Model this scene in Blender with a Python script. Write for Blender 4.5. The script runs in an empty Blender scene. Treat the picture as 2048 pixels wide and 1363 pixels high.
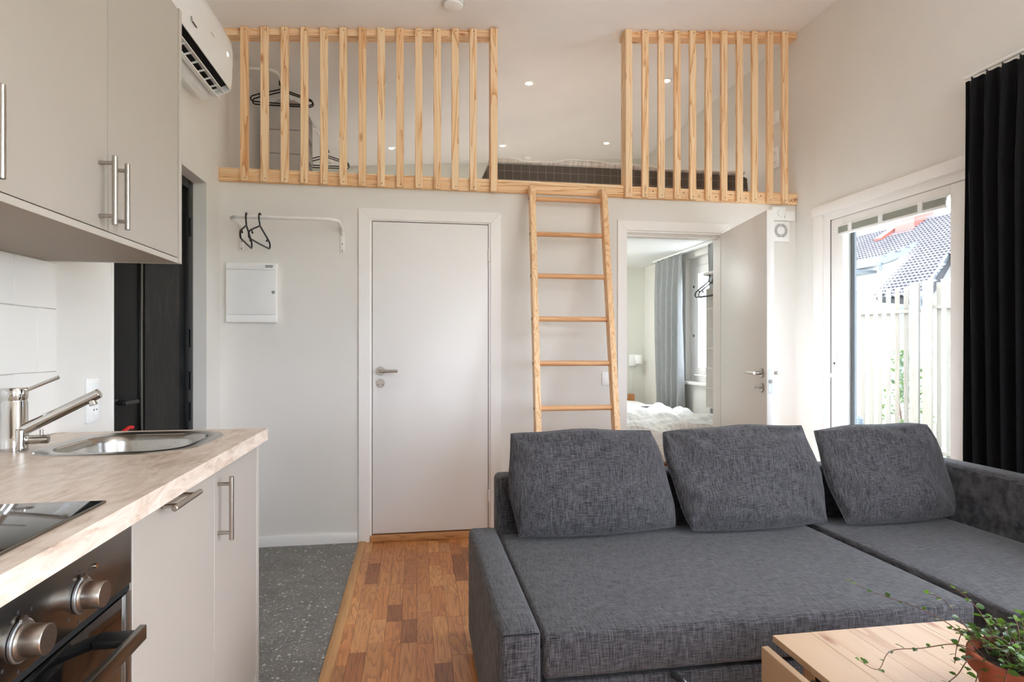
import bpy, bmesh, math, random
from mathutils import Vector, Matrix
random.seed(7)
SC = bpy.context.scene
COL = SC.collection

# ------------------------------------------------------------------ camera, sky, exposure
YAW = math.atan(192 / 1195)
cam_d = bpy.data.cameras.new('camera')
cam = bpy.data.objects.new('camera', cam_d)
COL.objects.link(cam)
cam.location = (0, 0, 1.204)
cam.rotation_euler = (math.pi / 2, 0, -YAW)
cam_d.sensor_width = 36
cam_d.lens = 36 * 1195 / 2048
cam_d.shift_y = 11.5 / 2048
cam_d.clip_start = 0.02
SC.camera = cam

W = bpy.data.worlds.new('overcast_sky')
SC.world = W
W.use_nodes = True
W.node_tree.nodes['Background'].inputs[0].default_value = (0.90, 1.0, 1.19, 1)
W.node_tree.nodes['Background'].inputs[1].default_value = 3.2

SC.view_settings.view_transform = 'Standard'
SC.view_settings.look = 'None'
SC.view_settings.gamma = 1
SC.view_settings.exposure = 2.10
SC.view_settings.use_curve_mapping = False
try:
    SC.cycles.max_bounces = 14
    SC.cycles.diffuse_bounces = 9
    SC.cycles.glossy_bounces = 5
    SC.cycles.transparent_max_bounces = 12
    SC.cycles.sample_clamp_indirect = 8
    SC.cycles.caustics_reflective = False
    SC.cycles.caustics_refractive = False
except Exception:
    pass

def portal(loc, rot, sx, sy):
    d = bpy.data.lights.new('window_portal', 'AREA')
    d.shape = 'RECTANGLE'; d.size = sx; d.size_y = sy
    d.cycles.is_portal = True
    o = bpy.data.objects.new('window_portal', d)
    o.location = loc; o.rotation_euler = rot
    COL.objects.link(o)
HP = math.pi / 2
portal((2.80, 2.95, 1.03), (0, HP, 0), 2.05, 1.05)      # patio door (faces -x)
portal((2.80, 0.0, 0.96), (0, HP, 0), 1.78, 2.7)        # added window beside the camera
portal((2.80, 4.98, 1.46), (0, HP, 0), 1.2, 1.1)        # bedroom window
portal((1.1, -1.63, 1.45), (HP, 0, 0), 1.4, 1.1)       # added window behind the camera (faces +y)

# ------------------------------------------------------------------ materials
def lin(c):
    return tuple(((v / 255) / 12.92 if v / 255 <= 0.04045 else ((v / 255 + 0.055) / 1.055) ** 2.4) for v in c) + (1,)

class NT:
    def __init__(s, name):
        s.m = bpy.data.materials.new(name)
        s.m.use_nodes = True
        s.t = s.m.node_tree
        s.b = s.t.nodes['Principled BSDF']
        s.out = s.t.nodes['Material Output']
    def n(s, typ, **kw):
        x = s.t.nodes.new(typ)
        for k, v in kw.items():
            if isinstance(k, str) and hasattr(x, k) and k not in x.inputs:
                setattr(x, k, v)
            else:
                x.inputs[k].default_value = v
        return x
    def l(s, a, b):
        s.t.links.new(a, b)
    def coords(s, scale, rand=True, kind='Object'):
        tc = s.n('ShaderNodeTexCoord')
        src = tc.outputs[kind]
        if rand:
            oi = s.n('ShaderNodeObjectInfo')
            mu = s.n('ShaderNodeMath', operation='MULTIPLY'); mu.inputs[1].default_value = 37.0
            s.l(oi.outputs['Random'], mu.inputs[0])
            ad = s.n('ShaderNodeVectorMath', operation='ADD')
            s.l(src, ad.inputs[0]); s.l(mu.outputs[0], ad.inputs[1])
            src = ad.outputs[0]
        mp = s.n('ShaderNodeMapping')
        mp.inputs['Scale'].default_value = scale
        s.l(src, mp.inputs['Vector'])
        return mp.outputs[0]
    def ramp(s, fac, stops):
        r = s.n('ShaderNodeValToRGB')
        el = r.color_ramp.elements
        while len(el) < len(stops):
            el.new(0.5)
        for e, (p, c) in zip(el, stops):
            e.position = p; e.color = lin(c)
        s.l(fac, r.inputs[0])
        return r.outputs[0]
    def noise(s, vec, scale, detail=3, rough=0.5, dist=0.0):
        x = s.n('ShaderNodeTexNoise')
        x.inputs['Scale'].default_value = scale; x.inputs['Detail'].default_value = detail
        x.inputs['Roughness'].default_value = rough; x.inputs['Distortion'].default_value = dist
        s.l(vec, x.inputs['Vector'])
        return x.outputs['Fac']
    def mix(s, fac, a, b, mode='MIX'):
        x = s.n('ShaderNodeMix', data_type='RGBA', blend_type=mode)
        for sock, v in ((x.inputs[0], fac), (x.inputs[6], a), (x.inputs[7], b)):
            if isinstance(v, (int, float)): sock.default_value = v
            elif isinstance(v, tuple): sock.default_value = v
            else: s.l(v, sock)
        return x.outputs[2]
    def bump(s, h, strength, dist=0.002):
        x = s.n('ShaderNodeBump')
        x.inputs['Strength'].default_value = strength; x.inputs['Distance'].default_value = dist
        s.l(h, x.inputs['Height']); s.l(x.outputs[0], s.b.inputs['Normal'])
    def base(s, c):
        if isinstance(c, tuple): s.b.inputs['Base Color'].default_value = c
        else: s.l(c, s.b.inputs['Base Color'])
    def set(s, rough=0.5, metal=0.0, spec=0.5):
        s.b.inputs['Roughness'].default_value = rough
        s.b.inputs['Metallic'].default_value = metal
        s.b.inputs['Specular IOR Level'].default_value = spec

def plain(name, c, rough=0.5, metal=0.0, spec=0.5, var=0.0, vscale=6.0, bump=0.0, bscale=300):
    t = NT(name); t.set(rough, metal, spec)
    if var or bump:
        v = t.coords((1, 1, 1))
    if var:
        nz = t.noise(v, vscale, 4)
        lo = tuple(max(0, x * (1 - var)) for x in c); hi = tuple(min(255, x * (1 + var)) for x in c)
        t.base(t.ramp(nz, [(0.3, lo), (0.7, hi)]))
    else:
        t.base(lin(c))
    if bump:
        t.bump(t.noise(v, bscale, 2), bump, 0.001)
    return t.m

def wood(name, axis, light, mid, dark, knots=True, freq=1.0, rough=0.55, tint=0.5):
    t = NT(name); t.set(rough)
    sc = [26 * freq] * 3; sc['xyz'.index(axis)] = 0.9 * freq
    v = t.coords(tuple(sc))
    big = t.noise(v, 0.55, 3, 0.5, 0.6)
    w = t.n('ShaderNodeMath', operation='MULTIPLY'); w.inputs[1].default_value = 11.0; t.l(big, w.inputs[0])
    fr = t.n('ShaderNodeMath', operation='FRACT'); t.l(w.outputs[0], fr.inputs[0])
    col = t.ramp(fr.outputs[0], [(0.0, light), (0.55, light), (0.85, mid), (0.97, dark)])
    sc2 = [260] * 3; sc2['xyz'.index(axis)] = 5
    fine = t.noise(t.coords(tuple(sc2)), 1.0, 2)
    col = t.mix(0.22, col, t.ramp(fine, [(0.3, dark), (0.65, light)]), 'MIX')
    oi = t.n('ShaderNodeObjectInfo')
    tone = t.ramp(oi.outputs['Random'], [(0.0, (255, 255, 255)), (0.5, (250, 240, 226)), (0.8, (255, 250, 240)), (1.0, (240, 214, 184))])
    col = t.mix(tint, col, tone, 'MULTIPLY')
    if knots:
        sk = [9] * 3; sk['xyz'.index(axis)] = 3.2
        vo = t.n('ShaderNodeTexVoronoi'); vo.inputs['Scale'].default_value = 1.0
        t.l(t.coords(tuple(sk)), vo.inputs['Vector'])
        kn = t.ramp(vo.outputs['Distance'], [(0.0, (255, 255, 255)), (0.06, (200, 200, 200)), (0.13, (0, 0, 0))])
        col = t.mix(kn, col, lin((dark[0] * 0.82, dark[1] * 0.60, dark[2] * 0.46)))
    t.base(col)
    t.bump(fine, 0.15, 0.0006)
    return t.m

PINE = ((248, 221, 182), (236, 191, 140), (200, 142, 90))
M = {}
M['pine_z'] = wood('pine_upright', 'z', *PINE)
M['pine_x'] = wood('pine_lengthwise', 'x', *PINE)
M['pine_y'] = wood('pine_deep', 'y', *PINE)
M['rung'] = wood('pine_rung', 'x', (224, 176, 130), (208, 152, 104), (186, 126, 80), False)
M['table'] = wood('pine_table', 'y', (190, 160, 129), (184, 152, 119), (170, 134, 99), True, 0.3, 0.5, 0.3)
M['threshold'] = wood('oak_threshold', 'x', (208, 158, 106), (186, 132, 82), (150, 100, 60), False)
M['bedwood'] = wood('bed_wood', 'z', (206, 150, 100), (190, 130, 80), (160, 104, 62), False)

def oak():
    t = NT('oak_parquet'); t.set(0.36)
    oi = t.n('ShaderNodeObjectInfo')
    ge = t.n('ShaderNodeNewGeometry')
    ad = t.n('ShaderNodeMath', operation='ADD'); t.l(oi.outputs['Random'], ad.inputs[0]); t.l(ge.outputs['Random Per Island'], ad.inputs[1])
    fr = t.n('ShaderNodeMath', operation='FRACT'); t.l(ad.outputs[0], fr.inputs[0])
    tone = t.ramp(fr.outputs[0], [(0.0, (222, 150, 90)), (0.3, (206, 138, 80)), (0.55, (232, 168, 106)), (0.75, (190, 122, 70)), (0.90, (158, 98, 56)), (1.0, (240, 182, 120))])
    tc = t.n('ShaderNodeTexCoord')
    mu = t.n('ShaderNodeMath', operation='MULTIPLY'); mu.inputs[1].default_value = 53.0; t.l(fr.outputs[0], mu.inputs[0])
    av = t.n('ShaderNodeVectorMath', operation='ADD'); t.l(tc.outputs['Object'], av.inputs[0]); t.l(mu.outputs[0], av.inputs[1])
    m1 = t.n('ShaderNodeMapping'); m1.inputs['Scale'].default_value = (15, 1.5, 15); t.l(av.outputs[0], m1.inputs[0])
    big = t.noise(m1.outputs[0], 1.0, 2, 0.5, 0.5)
    w = t.n('ShaderNodeMath', operation='MULTIPLY'); w.inputs[1].default_value = 12.0; t.l(big, w.inputs[0])
    f2 = t.n('ShaderNodeMath', operation='FRACT'); t.l(w.outputs[0], f2.inputs[0])
    ring = t.ramp(f2.outputs[0], [(0.0, (255, 255, 255)), (0.6, (240, 236, 230)), (0.9, (176, 158, 140)), (1.0, (225, 215, 205))])
    col = t.mix(0.62, tone, ring, 'MULTIPLY')
    m2 = t.n('ShaderNodeMapping'); m2.inputs['Scale'].default_value = (420, 9, 420); t.l(av.outputs[0], m2.inputs[0])
    fine = t.noise(m2.outputs[0], 1.0, 2)
    col = t.mix(0.5, col, t.ramp(fine, [(0.3, (170, 150, 130)), (0.6, (255, 255, 255))]), 'MULTIPLY')
    t.base(col); t.bump(fine, 0.08, 0.0004)
    return t.m
M['oak'] = oak()
M['oak_strip'] = wood('oak_strip', 'y', (196, 150, 98), (190, 142, 90), (176, 128, 78), False, 1.0, 0.45)

def terrazzo():
    t = NT('terrazzo'); t.set(0.42)
    v = t.coords((1, 1, 1), True)
    base = t.ramp(t.noise(v, 9, 4), [(0.3, (104, 102, 99)), (0.7, (124, 121, 117))])
    col = base
    for sc, lo, hi, c in ((95, 0.72, 0.76, (182, 178, 172)), (190, 0.62, 0.68, (158, 154, 148)), (150, 0.68, 0.73, (66, 64, 62)), (52, 0.88, 0.90, (200, 196, 190))):
        vo = t.n('ShaderNodeTexVoronoi'); vo.inputs['Scale'].default_value = sc; t.l(v, vo.inputs['Vector'])
        sep = t.n('ShaderNodeSeparateColor'); t.l(vo.outputs['Color'], sep.inputs[0])
        pick = t.ramp(sep.outputs[0], [(lo, (0, 0, 0)), (hi, (255, 255, 255))])
        near = t.ramp(vo.outputs['Distance'], [(0.28, (255, 255, 255)), (0.42, (0, 0, 0))])
        f = t.mix(1.0, pick, near, 'MULTIPLY')
        col = t.mix(f, col, lin(c))
    t.base(col)
    return t.m
M['terrazzo'] = terrazzo()
M['grout'] = plain('grout', (150, 147, 142), 0.8)
M['floor_base'] = plain('floor_base', (92, 66, 46), 0.8, var=0.05)

def fabric(name, lo, hi, sc=260.0, bump=0.35, rough=0.95, trans=0.0):
    t = NT(name); t.set(rough, 0, 0.15)
    a = t.noise(t.coords((0.05, 1, 1)), sc, 2)
    b = t.noise(t.coords((1, 0.05, 0.05)), sc, 2)
    m = t.n('ShaderNodeMath', operation='ADD'); t.l(a, m.inputs[0]); t.l(b, m.inputs[1])
    h = t.n('ShaderNodeMath', operation='MULTIPLY'); h.inputs[1].default_value = 0.5; t.l(m.outputs[0], h.inputs[0])
    t.base(t.ramp(h.outputs[0], [(0.39, lo), (0.61, hi)]))
    t.b.inputs['Sheen Weight'].default_value = 0.15
    t.bump(h.outputs[0], bump, 0.0015)
    if trans:
        tr = t.n('ShaderNodeBsdfTranslucent'); tr.inputs[0].default_value = lin(hi)
        mx = t.n('ShaderNodeMixShader'); mx.inputs[0].default_value = trans
        t.l(t.b.outputs[0], mx.inputs[1]); t.l(tr.outputs[0], mx.inputs[2]); t.l(mx.outputs[0], t.out.inputs[0])
    return t.m
M['sofa'] = fabric('sofa_fabric', (33, 32, 34), (92, 90, 93), 560)
M['sofa_dark'] = plain('sofa_dark_fabric', (24, 24, 26), 0.9, var=0.1)
M['curtain_black'] = fabric('black_curtain', (10, 10, 12), (22, 22, 25), 400, 0.1)
M['curtain_grey'] = fabric('grey_curtain', (176, 178, 178), (208, 209, 208), 300, 0.1, 0.95, 0.4)
M['knit'] = fabric('white_knit', (206, 203, 197), (240, 238, 233), 90, 0.9)
M['linen'] = fabric('white_linen', (232, 230, 226), (246, 245, 242), 300, 0.1)
M['mesh_grey'] = None

def checker_fabric(name, c1, c2, sc, width=0.08):
    t = NT(name); t.set(0.9, 0, 0.2)
    tc = t.n('ShaderNodeTexCoord')
    sep = t.n('ShaderNodeSeparateXYZ'); t.l(tc.outputs['Object'], sep.inputs[0])
    f = None
    for i in range(3):
        mu = t.n('ShaderNodeMath', operation='MULTIPLY'); mu.inputs[1].default_value = sc; t.l(sep.outputs[i], mu.inputs[0])
        fr = t.n('ShaderNodeMath', operation='FRACT'); t.l(mu.outputs[0], fr.inputs[0])
        lt = t.n('ShaderNodeMath', operation='LESS_THAN'); lt.inputs[1].default_value = width; t.l(fr.outputs[0], lt.inputs[0])
        if i == 1 and name == 'mattress_cover':
            continue
        if f is None: f = lt.outputs[0]
        else:
            mx = t.n('ShaderNodeMath', operation='MAXIMUM'); t.l(f, mx.inputs[0]); t.l(lt.outputs[0], mx.inputs[1]); f = mx.outputs[0]
    t.base(t.mix(f, lin(c1), lin(c2)))
    return t.m
M['organizer'] = checker_fabric('checked_mesh_fabric', (214, 210, 206), (176, 172, 168), 90, 0.25)
M['mattress'] = checker_fabric('mattress_cover', (92, 84, 78), (140, 130, 122), 17, 0.05)
M['topper'] = fabric('topper_fabric', (188, 182, 176), (235, 230, 224), 80, 0.5)

def painted(name, c, rough=0.6, bump=0.08, bscale=500):
    return plain(name, c, rough, var=0.012, vscale=2.0, bump=bump, bscale=bscale)
M['wall'] = painted('wall_paint', (226, 223, 217), 0.75)
M['wall_bed'] = painted('bedroom_wall_paint', (216, 215, 205), 0.75)
M['ceiling'] = painted('ceiling_paint', (237, 235, 233), 0.8)
M['trim'] = plain('white_trim', (240, 237, 233), 0.4)
M['door'] = plain('white_door', (238, 236, 233), 0.42)
M['white'] = plain('white_plastic', (240, 240, 238), 0.35)
M['white_gloss'] = plain('white_gloss_plastic', (236, 237, 236), 0.14)
M['white_metal'] = plain('white_lacquered_metal', (236, 234, 230), 0.3)
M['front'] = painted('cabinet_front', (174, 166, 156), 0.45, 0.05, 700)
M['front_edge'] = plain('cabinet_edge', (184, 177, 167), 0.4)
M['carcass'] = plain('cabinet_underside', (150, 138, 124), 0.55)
M['steel'] = plain('brushed_steel', (176, 170, 162), 0.3, 1.0, var=0.04, vscale=200)
M['steel_dark'] = plain('dark_steel', (120, 116, 110), 0.26, 1.0)
M['chrome'] = plain('chrome', (205, 202, 198), 0.07, 1.0)
M['sink'] = plain('sink_steel', (170, 166, 160), 0.24, 1.0, var=0.03, vscale=90)
M['black_glass'] = plain('black_glass', (12, 12, 12), 0.06)
M['black'] = plain('black_plastic', (16, 16, 17), 0.45)
M['black_soft'] = plain('black_hanger_plastic', (14, 14, 15), 0.5)
M['gap_black'] = plain('black_gap', (5, 5, 5), 0.9)  # near-black for gaps and recessed slots
M['print'] = plain('dark_print', (45, 45, 46), 0.6)
M['zinc'] = plain('zinc', (186, 190, 192), 0.4, 1.0)
M['red'] = plain('red_plastic', (200, 24, 22), 0.35)
M['tile'] = plain('white_wall_tile', (236, 233, 228), 0.22, var=0.008, vscale=3)
M['tile_joint'] = plain('tile_joint', (196, 191, 184), 0.8)
M['terracotta'] = plain('terracotta', (152, 76, 50), 0.8, var=0.10, vscale=14, bump=0.2, bscale=90)
M['soil'] = plain('soil', (44, 32, 26), 0.95, var=0.4, vscale=60, bump=1.0, bscale=120)
M['stem'] = plain('vine_stem', (92, 58, 42), 0.6)
M['shutter'] = plain('blind_slat', (168, 170, 158), 0.5)
M['rattan'] = checker_fabric('rattan', (104, 112, 118), (70, 78, 84), 45, 0.3)
M['fence'] = wood('fence_wood', 'z', (112, 107, 97), (106, 99, 88), (94, 87, 77), False)
M['house_wall'] = painted('house_render', (232, 230, 226), 0.8)
M['roof_tile'] = plain('roof_tile', (80, 76, 78), 0.75, var=0.1, vscale=2)
M['roof_under'] = plain('roof_underlay', (26, 25, 26), 0.9)
M['fascia'] = plain('grey_fascia', (78, 84, 88), 0.6)
M['brick'] = plain('chimney_red', (128, 66, 54), 0.7, var=0.1, vscale=8)
M['grey_panel'] = plain('grey_door_panel', (74, 82, 86), 0.4)
M['pane_dark'] = plain('dark_window_pane', (70, 80, 88), 0.1)
M['lawn'] = plain('lawn', (104, 112, 84), 0.95, var=0.2, vscale=5)
M['decking'] = plain('patio_paving', (206, 202, 196), 0.8, var=0.08, vscale=3)

def leafmat(name, a, b):
    t = NT(name); t.set(0.35)
    oi = t.n('ShaderNodeObjectInfo'); ge = t.n('ShaderNodeNewGeometry')
    ad = t.n('ShaderNodeMath', operation='ADD'); t.l(oi.outputs['Random'], ad.inputs[0]); t.l(ge.outputs['Random Per Island'], ad.inputs[1])
    fr = t.n('ShaderNodeMath', operation='FRACT'); t.l(ad.outputs[0], fr.inputs[0])
    t.base(t.ramp(fr.outputs[0], [(0, a), (0.7, tuple((x + y) / 2 for x, y in zip(a, b))), (1, b)]))
    t.b.inputs['Transmission Weight'].default_value = 0.0
    tr = t.n('ShaderNodeBsdfTranslucent'); tr.inputs[0].default_value = lin(tuple(min(255, x * 1.2) for x in b))
    mx = t.n('ShaderNodeMixShader'); mx.inputs[0].default_value = 0.3
    t.l(t.b.outputs[0], mx.inputs[1]); t.l(tr.outputs[0], mx.inputs[2]); t.l(mx.outputs[0], t.out.inputs[0])
    return t.m
M['leaf'] = leafmat('vine_leaf', (20, 52, 16), (96, 132, 34))
M['shrub'] = leafmat('shrub_leaf', (40, 62, 30), (90, 108, 58))

def glass():
    t = NT('window_glass')
    tr = t.n('ShaderNodeBsdfTransparent'); tr.inputs[0].default_value = (0.96, 0.97, 0.965, 1)
    gl = t.n('ShaderNodeBsdfGlossy'); gl.inputs['Roughness'].default_value = 0.01
    lw = t.n('ShaderNodeLayerWeight'); lw.inputs[0].default_value = 0.5
    pw = t.n('ShaderNodeMath', operation='POWER'); pw.inputs[1].default_value = 5.0; t.l(lw.outputs['Facing'], pw.inputs[0])
    ma = t.n('ShaderNodeMath', operation='MULTIPLY_ADD'); ma.inputs[1].default_value = 0.7; ma.inputs[2].default_value = 0.03; t.l(pw.outputs[0], ma.inputs[0])
    mx = t.n('ShaderNodeMixShader')
    t.l(ma.outputs[0], mx.inputs[0]); t.l(tr.outputs[0], mx.inputs[1]); t.l(gl.outputs[0], mx.inputs[2])
    t.l(mx.outputs[0], t.out.inputs[0])
    return t.m
M['glass'] = glass()

def emit(name, c, s):
    t = NT(name)
    t.b.inputs['Emission Color'].default_value = lin(c); t.b.inputs['Emission Strength'].default_value = s
    t.base(lin(c))
    return t.m
M['bulb'] = emit('lit_bulb', (255, 236, 205), 9.0)
M['fill_diffuser'] = emit('lit_fill_diffuser', (248, 252, 255), 17.0)
M['fill_shade'] = emit('lit_fill_shade', (240, 250, 255), 6.0)
M['digits'] = emit('lit_digits', (255, 255, 255), 0.6)

def worktop():
    t = NT('stone_laminate'); t.set(0.34)
    v = t.coords((1, 0.32, 1), False)
    a = t.noise(v, 26, 8, 0.66, 1.2)
    col = t.ramp(a, [(0.28, (176, 150, 130)), (0.42, (212, 192, 174)), (0.55, (228, 212, 197)), (0.72, (238, 227, 216))])
    b = t.noise(t.coords((1, 0.2, 1), False), 60, 6, 0.7, 1.5)
    col = t.mix(t.ramp(b, [(0.58, (0, 0, 0)), (0.72, (130, 130, 130))]), col, lin((136, 108, 88)))
    t.base(col)
    return t.m
M['worktop'] = worktop()

def smoky():
    t = NT('smoky_dark_glass'); t.set(0.16)
    v = t.coords((1, 5, 1.1), False)
    a = t.noise(v, 3.4, 5, 0.6, 2.0)
    t.base(t.ramp(a, [(0.38, (10, 9, 9)), (0.55, (26, 23, 21)), (0.70, (46, 41, 37))]))
    t.set(0.45, 0, 0.15)
    return t.m
M['smoky'] = smoky()
M['black_door'] = plain('black_painted_door', (13, 13, 13), 0.45, spec=0.15, var=0.12, vscale=5)

# ------------------------------------------------------------------ geometry helpers
WLOC = {}
def add_box(bm, lo, hi, bev=0.0, seg=2):
    lo = Vector(lo); hi = Vector(hi)
    r = bmesh.ops.create_cube(bm, size=1.0)
    vs = r['verts']
    for v in vs:
        v.co = Vector((lo[i] + (v.co[i] + 0.5) * (hi[i] - lo[i]) for i in range(3)))
    if bev > 0:
        bev = min(bev, min(hi[i] - lo[i] for i in range(3)) * 0.45)
        es = list({e for v in vs for e in v.link_edges})
        bmesh.ops.bevel(bm, geom=es, offset=bev, segments=seg, profile=0.5, affect='EDGES')
    return bm

def frame_of(d):
    d = d.normalized()
    up = Vector((0, 0, 1)) if abs(d.z) < 0.95 else Vector((1, 0, 0))
    a = d.cross(up).normalized(); b = d.cross(a).normalized()
    return a, b

def add_cyl(bm, p0, p1, r0, r1=None, seg=20, bev=0.0):
    p0 = Vector(p0); p1 = Vector(p1); r1 = r0 if r1 is None else r1
    d = (p1 - p0); L = d.length; d.normalize(); a, b = frame_of(d)
    prof = [(0, r0), (L, r1)]
    if bev: prof = [(0, r0 - bev), (bev, r0), (L - bev, r1), (L, r1 - bev)]
    rings = []
    for (h, r) in prof:
        rings.append([bm.verts.new(p0 + d * h + (a * math.cos(t) + b * math.sin(t)) * r) for t in (2 * math.pi * i / seg for i in range(seg))])
    for q in range(len(rings) - 1):
        for i in range(seg):
            j = (i + 1) % seg
            bm.faces.new((rings[q][i], rings[q][j], rings[q + 1][j], rings[q + 1][i]))
    bm.faces.new(rings[0][::-1]); bm.faces.new(rings[-1])
    return bm

def add_tube(bm, pts, r, seg=10, closed=False, radii=None):
    pts = [Vector(p) for p in pts]; n = len(pts); rings = []
    prev = None
    for i, p in enumerate(pts):
        if closed: d = pts[(i + 1) % n] - pts[i - 1]
        else: d = pts[min(i + 1, n - 1)] - pts[max(i - 1, 0)]
        if d.length < 1e-9: d = Vector((0, 0, 1))
        d.normalize()
        if prev is None: a, b = frame_of(d)
        else:
            a = prev - d * prev.dot(d)
            if a.length < 1e-6: a, _ = frame_of(d)
            a.normalize(); b = d.cross(a).normalized()
        prev = a
        rr = radii[i] if radii else r
        rings.append([bm.verts.new(p + (a * math.cos(t) + b * math.sin(t)) * rr) for t in (2 * math.pi * k / seg for k in range(seg))])
    m = n if closed else n - 1
    for q in range(m):
        A, B = rings[q], rings[(q + 1) % n]
        best = 0
        if closed and q == n - 1:
            best = min(range(seg), key=lambda s: sum((A[k].co - B[(k + s) % seg].co).length for k in range(seg)))
        for i in range(seg):
            j = (i + 1) % seg
            bm.faces.new((A[i], A[j], B[(j + best) % seg], B[(i + best) % seg]))
    if not closed:
        bm.faces.new(rings[0][::-1]); bm.faces.new(rings[-1])
    return bm

def add_prism(bm, poly, ax, lo, hi):
    """poly: 2D outline in the other two axes (cyclic order), extruded along axis ax from lo to hi"""
    def P(u, v, w):
        return {'x': (w, u, v), 'y': (u, w, v), 'z': (u, v, w)}[ax]
    A = [bm.verts.new(P(u, v, lo)) for u, v in poly]; B = [bm.verts.new(P(u, v, hi)) for u, v in poly]
    n = len(poly)
    bm.faces.new(A); bm.faces.new(B[::-1])
    for i in range(n):
        j = (i + 1) % n
        bm.faces.new((A[i], B[i], B[j], A[j]))
    return bm

def add_lathe(bm, prof, c, ax='z', seg=32, caps=True):
    c = Vector(c); rings = []
    for r, h in prof:
        ring = []
        for k in range(seg):
            t = 2 * math.pi * k / seg
            x, y = r * math.cos(t), r * math.sin(t)
            ring.append(bm.verts.new(c + Vector({'z': (x, y, h), 'y': (x, h, y), 'x': (h, x, y)}[ax])))
        rings.append(ring)
    for q in range(len(rings) - 1):
        for i in range(seg):
            j = (i + 1) % seg
            bm.faces.new((rings[q][i], rings[q][j], rings[q + 1][j], rings[q + 1][i]))
    if caps:
        bm.faces.new(rings[0][::-1]); bm.faces.new(rings[-1])
    return bm

def rrect(x0, x1, y0, y1, r, n=6):
    out = []
    for cx, cy, a0 in ((x1 - r, y1 - r, 0), (x0 + r, y1 - r, 90), (x0 + r, y0 + r, 180), (x1 - r, y0 + r, 270)):
        for k in range(n + 1):
            t = math.radians(a0 + 90 * k / n)
            out.append((cx + r * math.cos(t), cy + r * math.sin(t)))
    return out

def arc(c, r, a0, a1, n, plane='xz'):
    out = []
    for k in range(n + 1):
        t = math.radians(a0 + (a1 - a0) * k / n)
        u, v = r * math.cos(t), r * math.sin(t)
        out.append(Vector(c) + Vector({'xz': (u, 0, v), 'xy': (u, v, 0), 'yz': (0, u, v)}[plane]))
    return out

def make(name, bm, mat, parent=None, smooth=True, angle=38, origin=None):
    bmesh.ops.recalc_face_normals(bm, faces=bm.faces[:])
    me = bpy.data.meshes.new(name)
    if origin is None:
        n = max(1, len(bm.verts))
        los = [min(v.co[i] for v in bm.verts) for i in range(3)]; his = [max(v.co[i] for v in bm.verts) for i in range(3)]
        origin = Vector(((los[0] + his[0]) / 2, (los[1] + his[1]) / 2, los[2] if parent is None else (los[2] + his[2]) / 2))
    origin = Vector(origin)
    bmesh.ops.translate(bm, verts=bm.verts[:], vec=-origin)
    bm.to_mesh(me); bm.free()
    if smooth:
        me.polygons.foreach_set('use_smooth', [True] * len(me.polygons))
        me.set_sharp_from_angle(angle=math.radians(angle))
    if mat: me.materials.append(M[mat] if isinstance(mat, str) else mat)
    o = bpy.data.objects.new(name, me)
    COL.objects.link(o)
    return put(o, origin, parent)

def put(o, origin, parent):
    origin = Vector(origin)
    if parent is not None:
        o.parent = parent
        o.location = origin - WLOC[parent.name]
    else:
        o.location = origin
    WLOC[o.name] = origin
    return o

def link_copy(name, mesh, origin, parent, rot=None, scale=None):
    o = bpy.data.objects.new(name, mesh)
    COL.objects.link(o)
    put(o, origin, parent)
    if rot: o.rotation_euler = rot
    if scale: o.scale = scale
    return o

def box(name, lo, hi, mat, parent=None, bev=0.0, seg=2):
    return make(name, add_box(bmesh.new(), lo, hi, bev, seg), mat, parent)
def boxes(name, lst, mat, parent=None, bev=0.0):
    bm = bmesh.new()
    for lo, hi in lst: add_box(bm, lo, hi, bev)
    return make(name, bm, mat, parent)
def cyl(name, p0, p1, r, mat, parent=None, r1=None, seg=20, bev=0.0):
    return make(name, add_cyl(bmesh.new(), p0, p1, r, r1, seg, bev), mat, parent)
def tube(name, pts, r, mat, parent=None, seg=10, closed=False):
    return make(name, add_tube(bmesh.new(), pts, r, seg, closed), mat, parent, angle=60)

def tag(o, label, cat, group=None):
    o['label'] = label; o['category'] = cat
    if group: o['group'] = group
    return o
def thing(name, loc, label, cat, group=None):
    o = bpy.data.objects.new(name, None)
    COL.objects.link(o); o.location = loc; o.empty_display_size = 0.05
    WLOC[o.name] = Vector(loc)
    return tag(o, label, cat, group)
def struct(o, label=None, cat=None):
    o['kind'] = 'structure'
    if label: o['label'] = label
    if cat: o['category'] = cat
    return o
def sroot(name, loc, label, cat):
    o = bpy.data.objects.new(name, None)
    COL.objects.link(o); o.location = loc; o.empty_display_size = 0.05
    WLOC[o.name] = Vector(loc)
    return struct(o, label, cat)

def text(name, body, size, loc, rot, mat, parent, depth=0.0004):
    cu = bpy.data.curves.new(name, 'FONT'); cu.body = body; cu.size = size; cu.extrude = depth
    cu.align_x = 'CENTER'; cu.align_y = 'CENTER'
    t = bpy.data.objects.new(name, cu); COL.objects.link(t)
    dg = bpy.context.evaluated_depsgraph_get()
    me = bpy.data.meshes.new_from_object(t.evaluated_get(dg))
    bpy.data.objects.remove(t)
    me.materials.clear(); me.materials.append(M[mat])
    o = bpy.data.objects.new(name, me); COL.objects.link(o)
    put(o, loc, parent); o.rotation_euler = rot
    return o

XL, XR, YB, YF, YR = -1.155, 2.604, 3.79, 6.56, -1.55
KC = 0.0756                       # ceiling slope
def zc(x): return 3.092 + KC * (x - XL)

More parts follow.
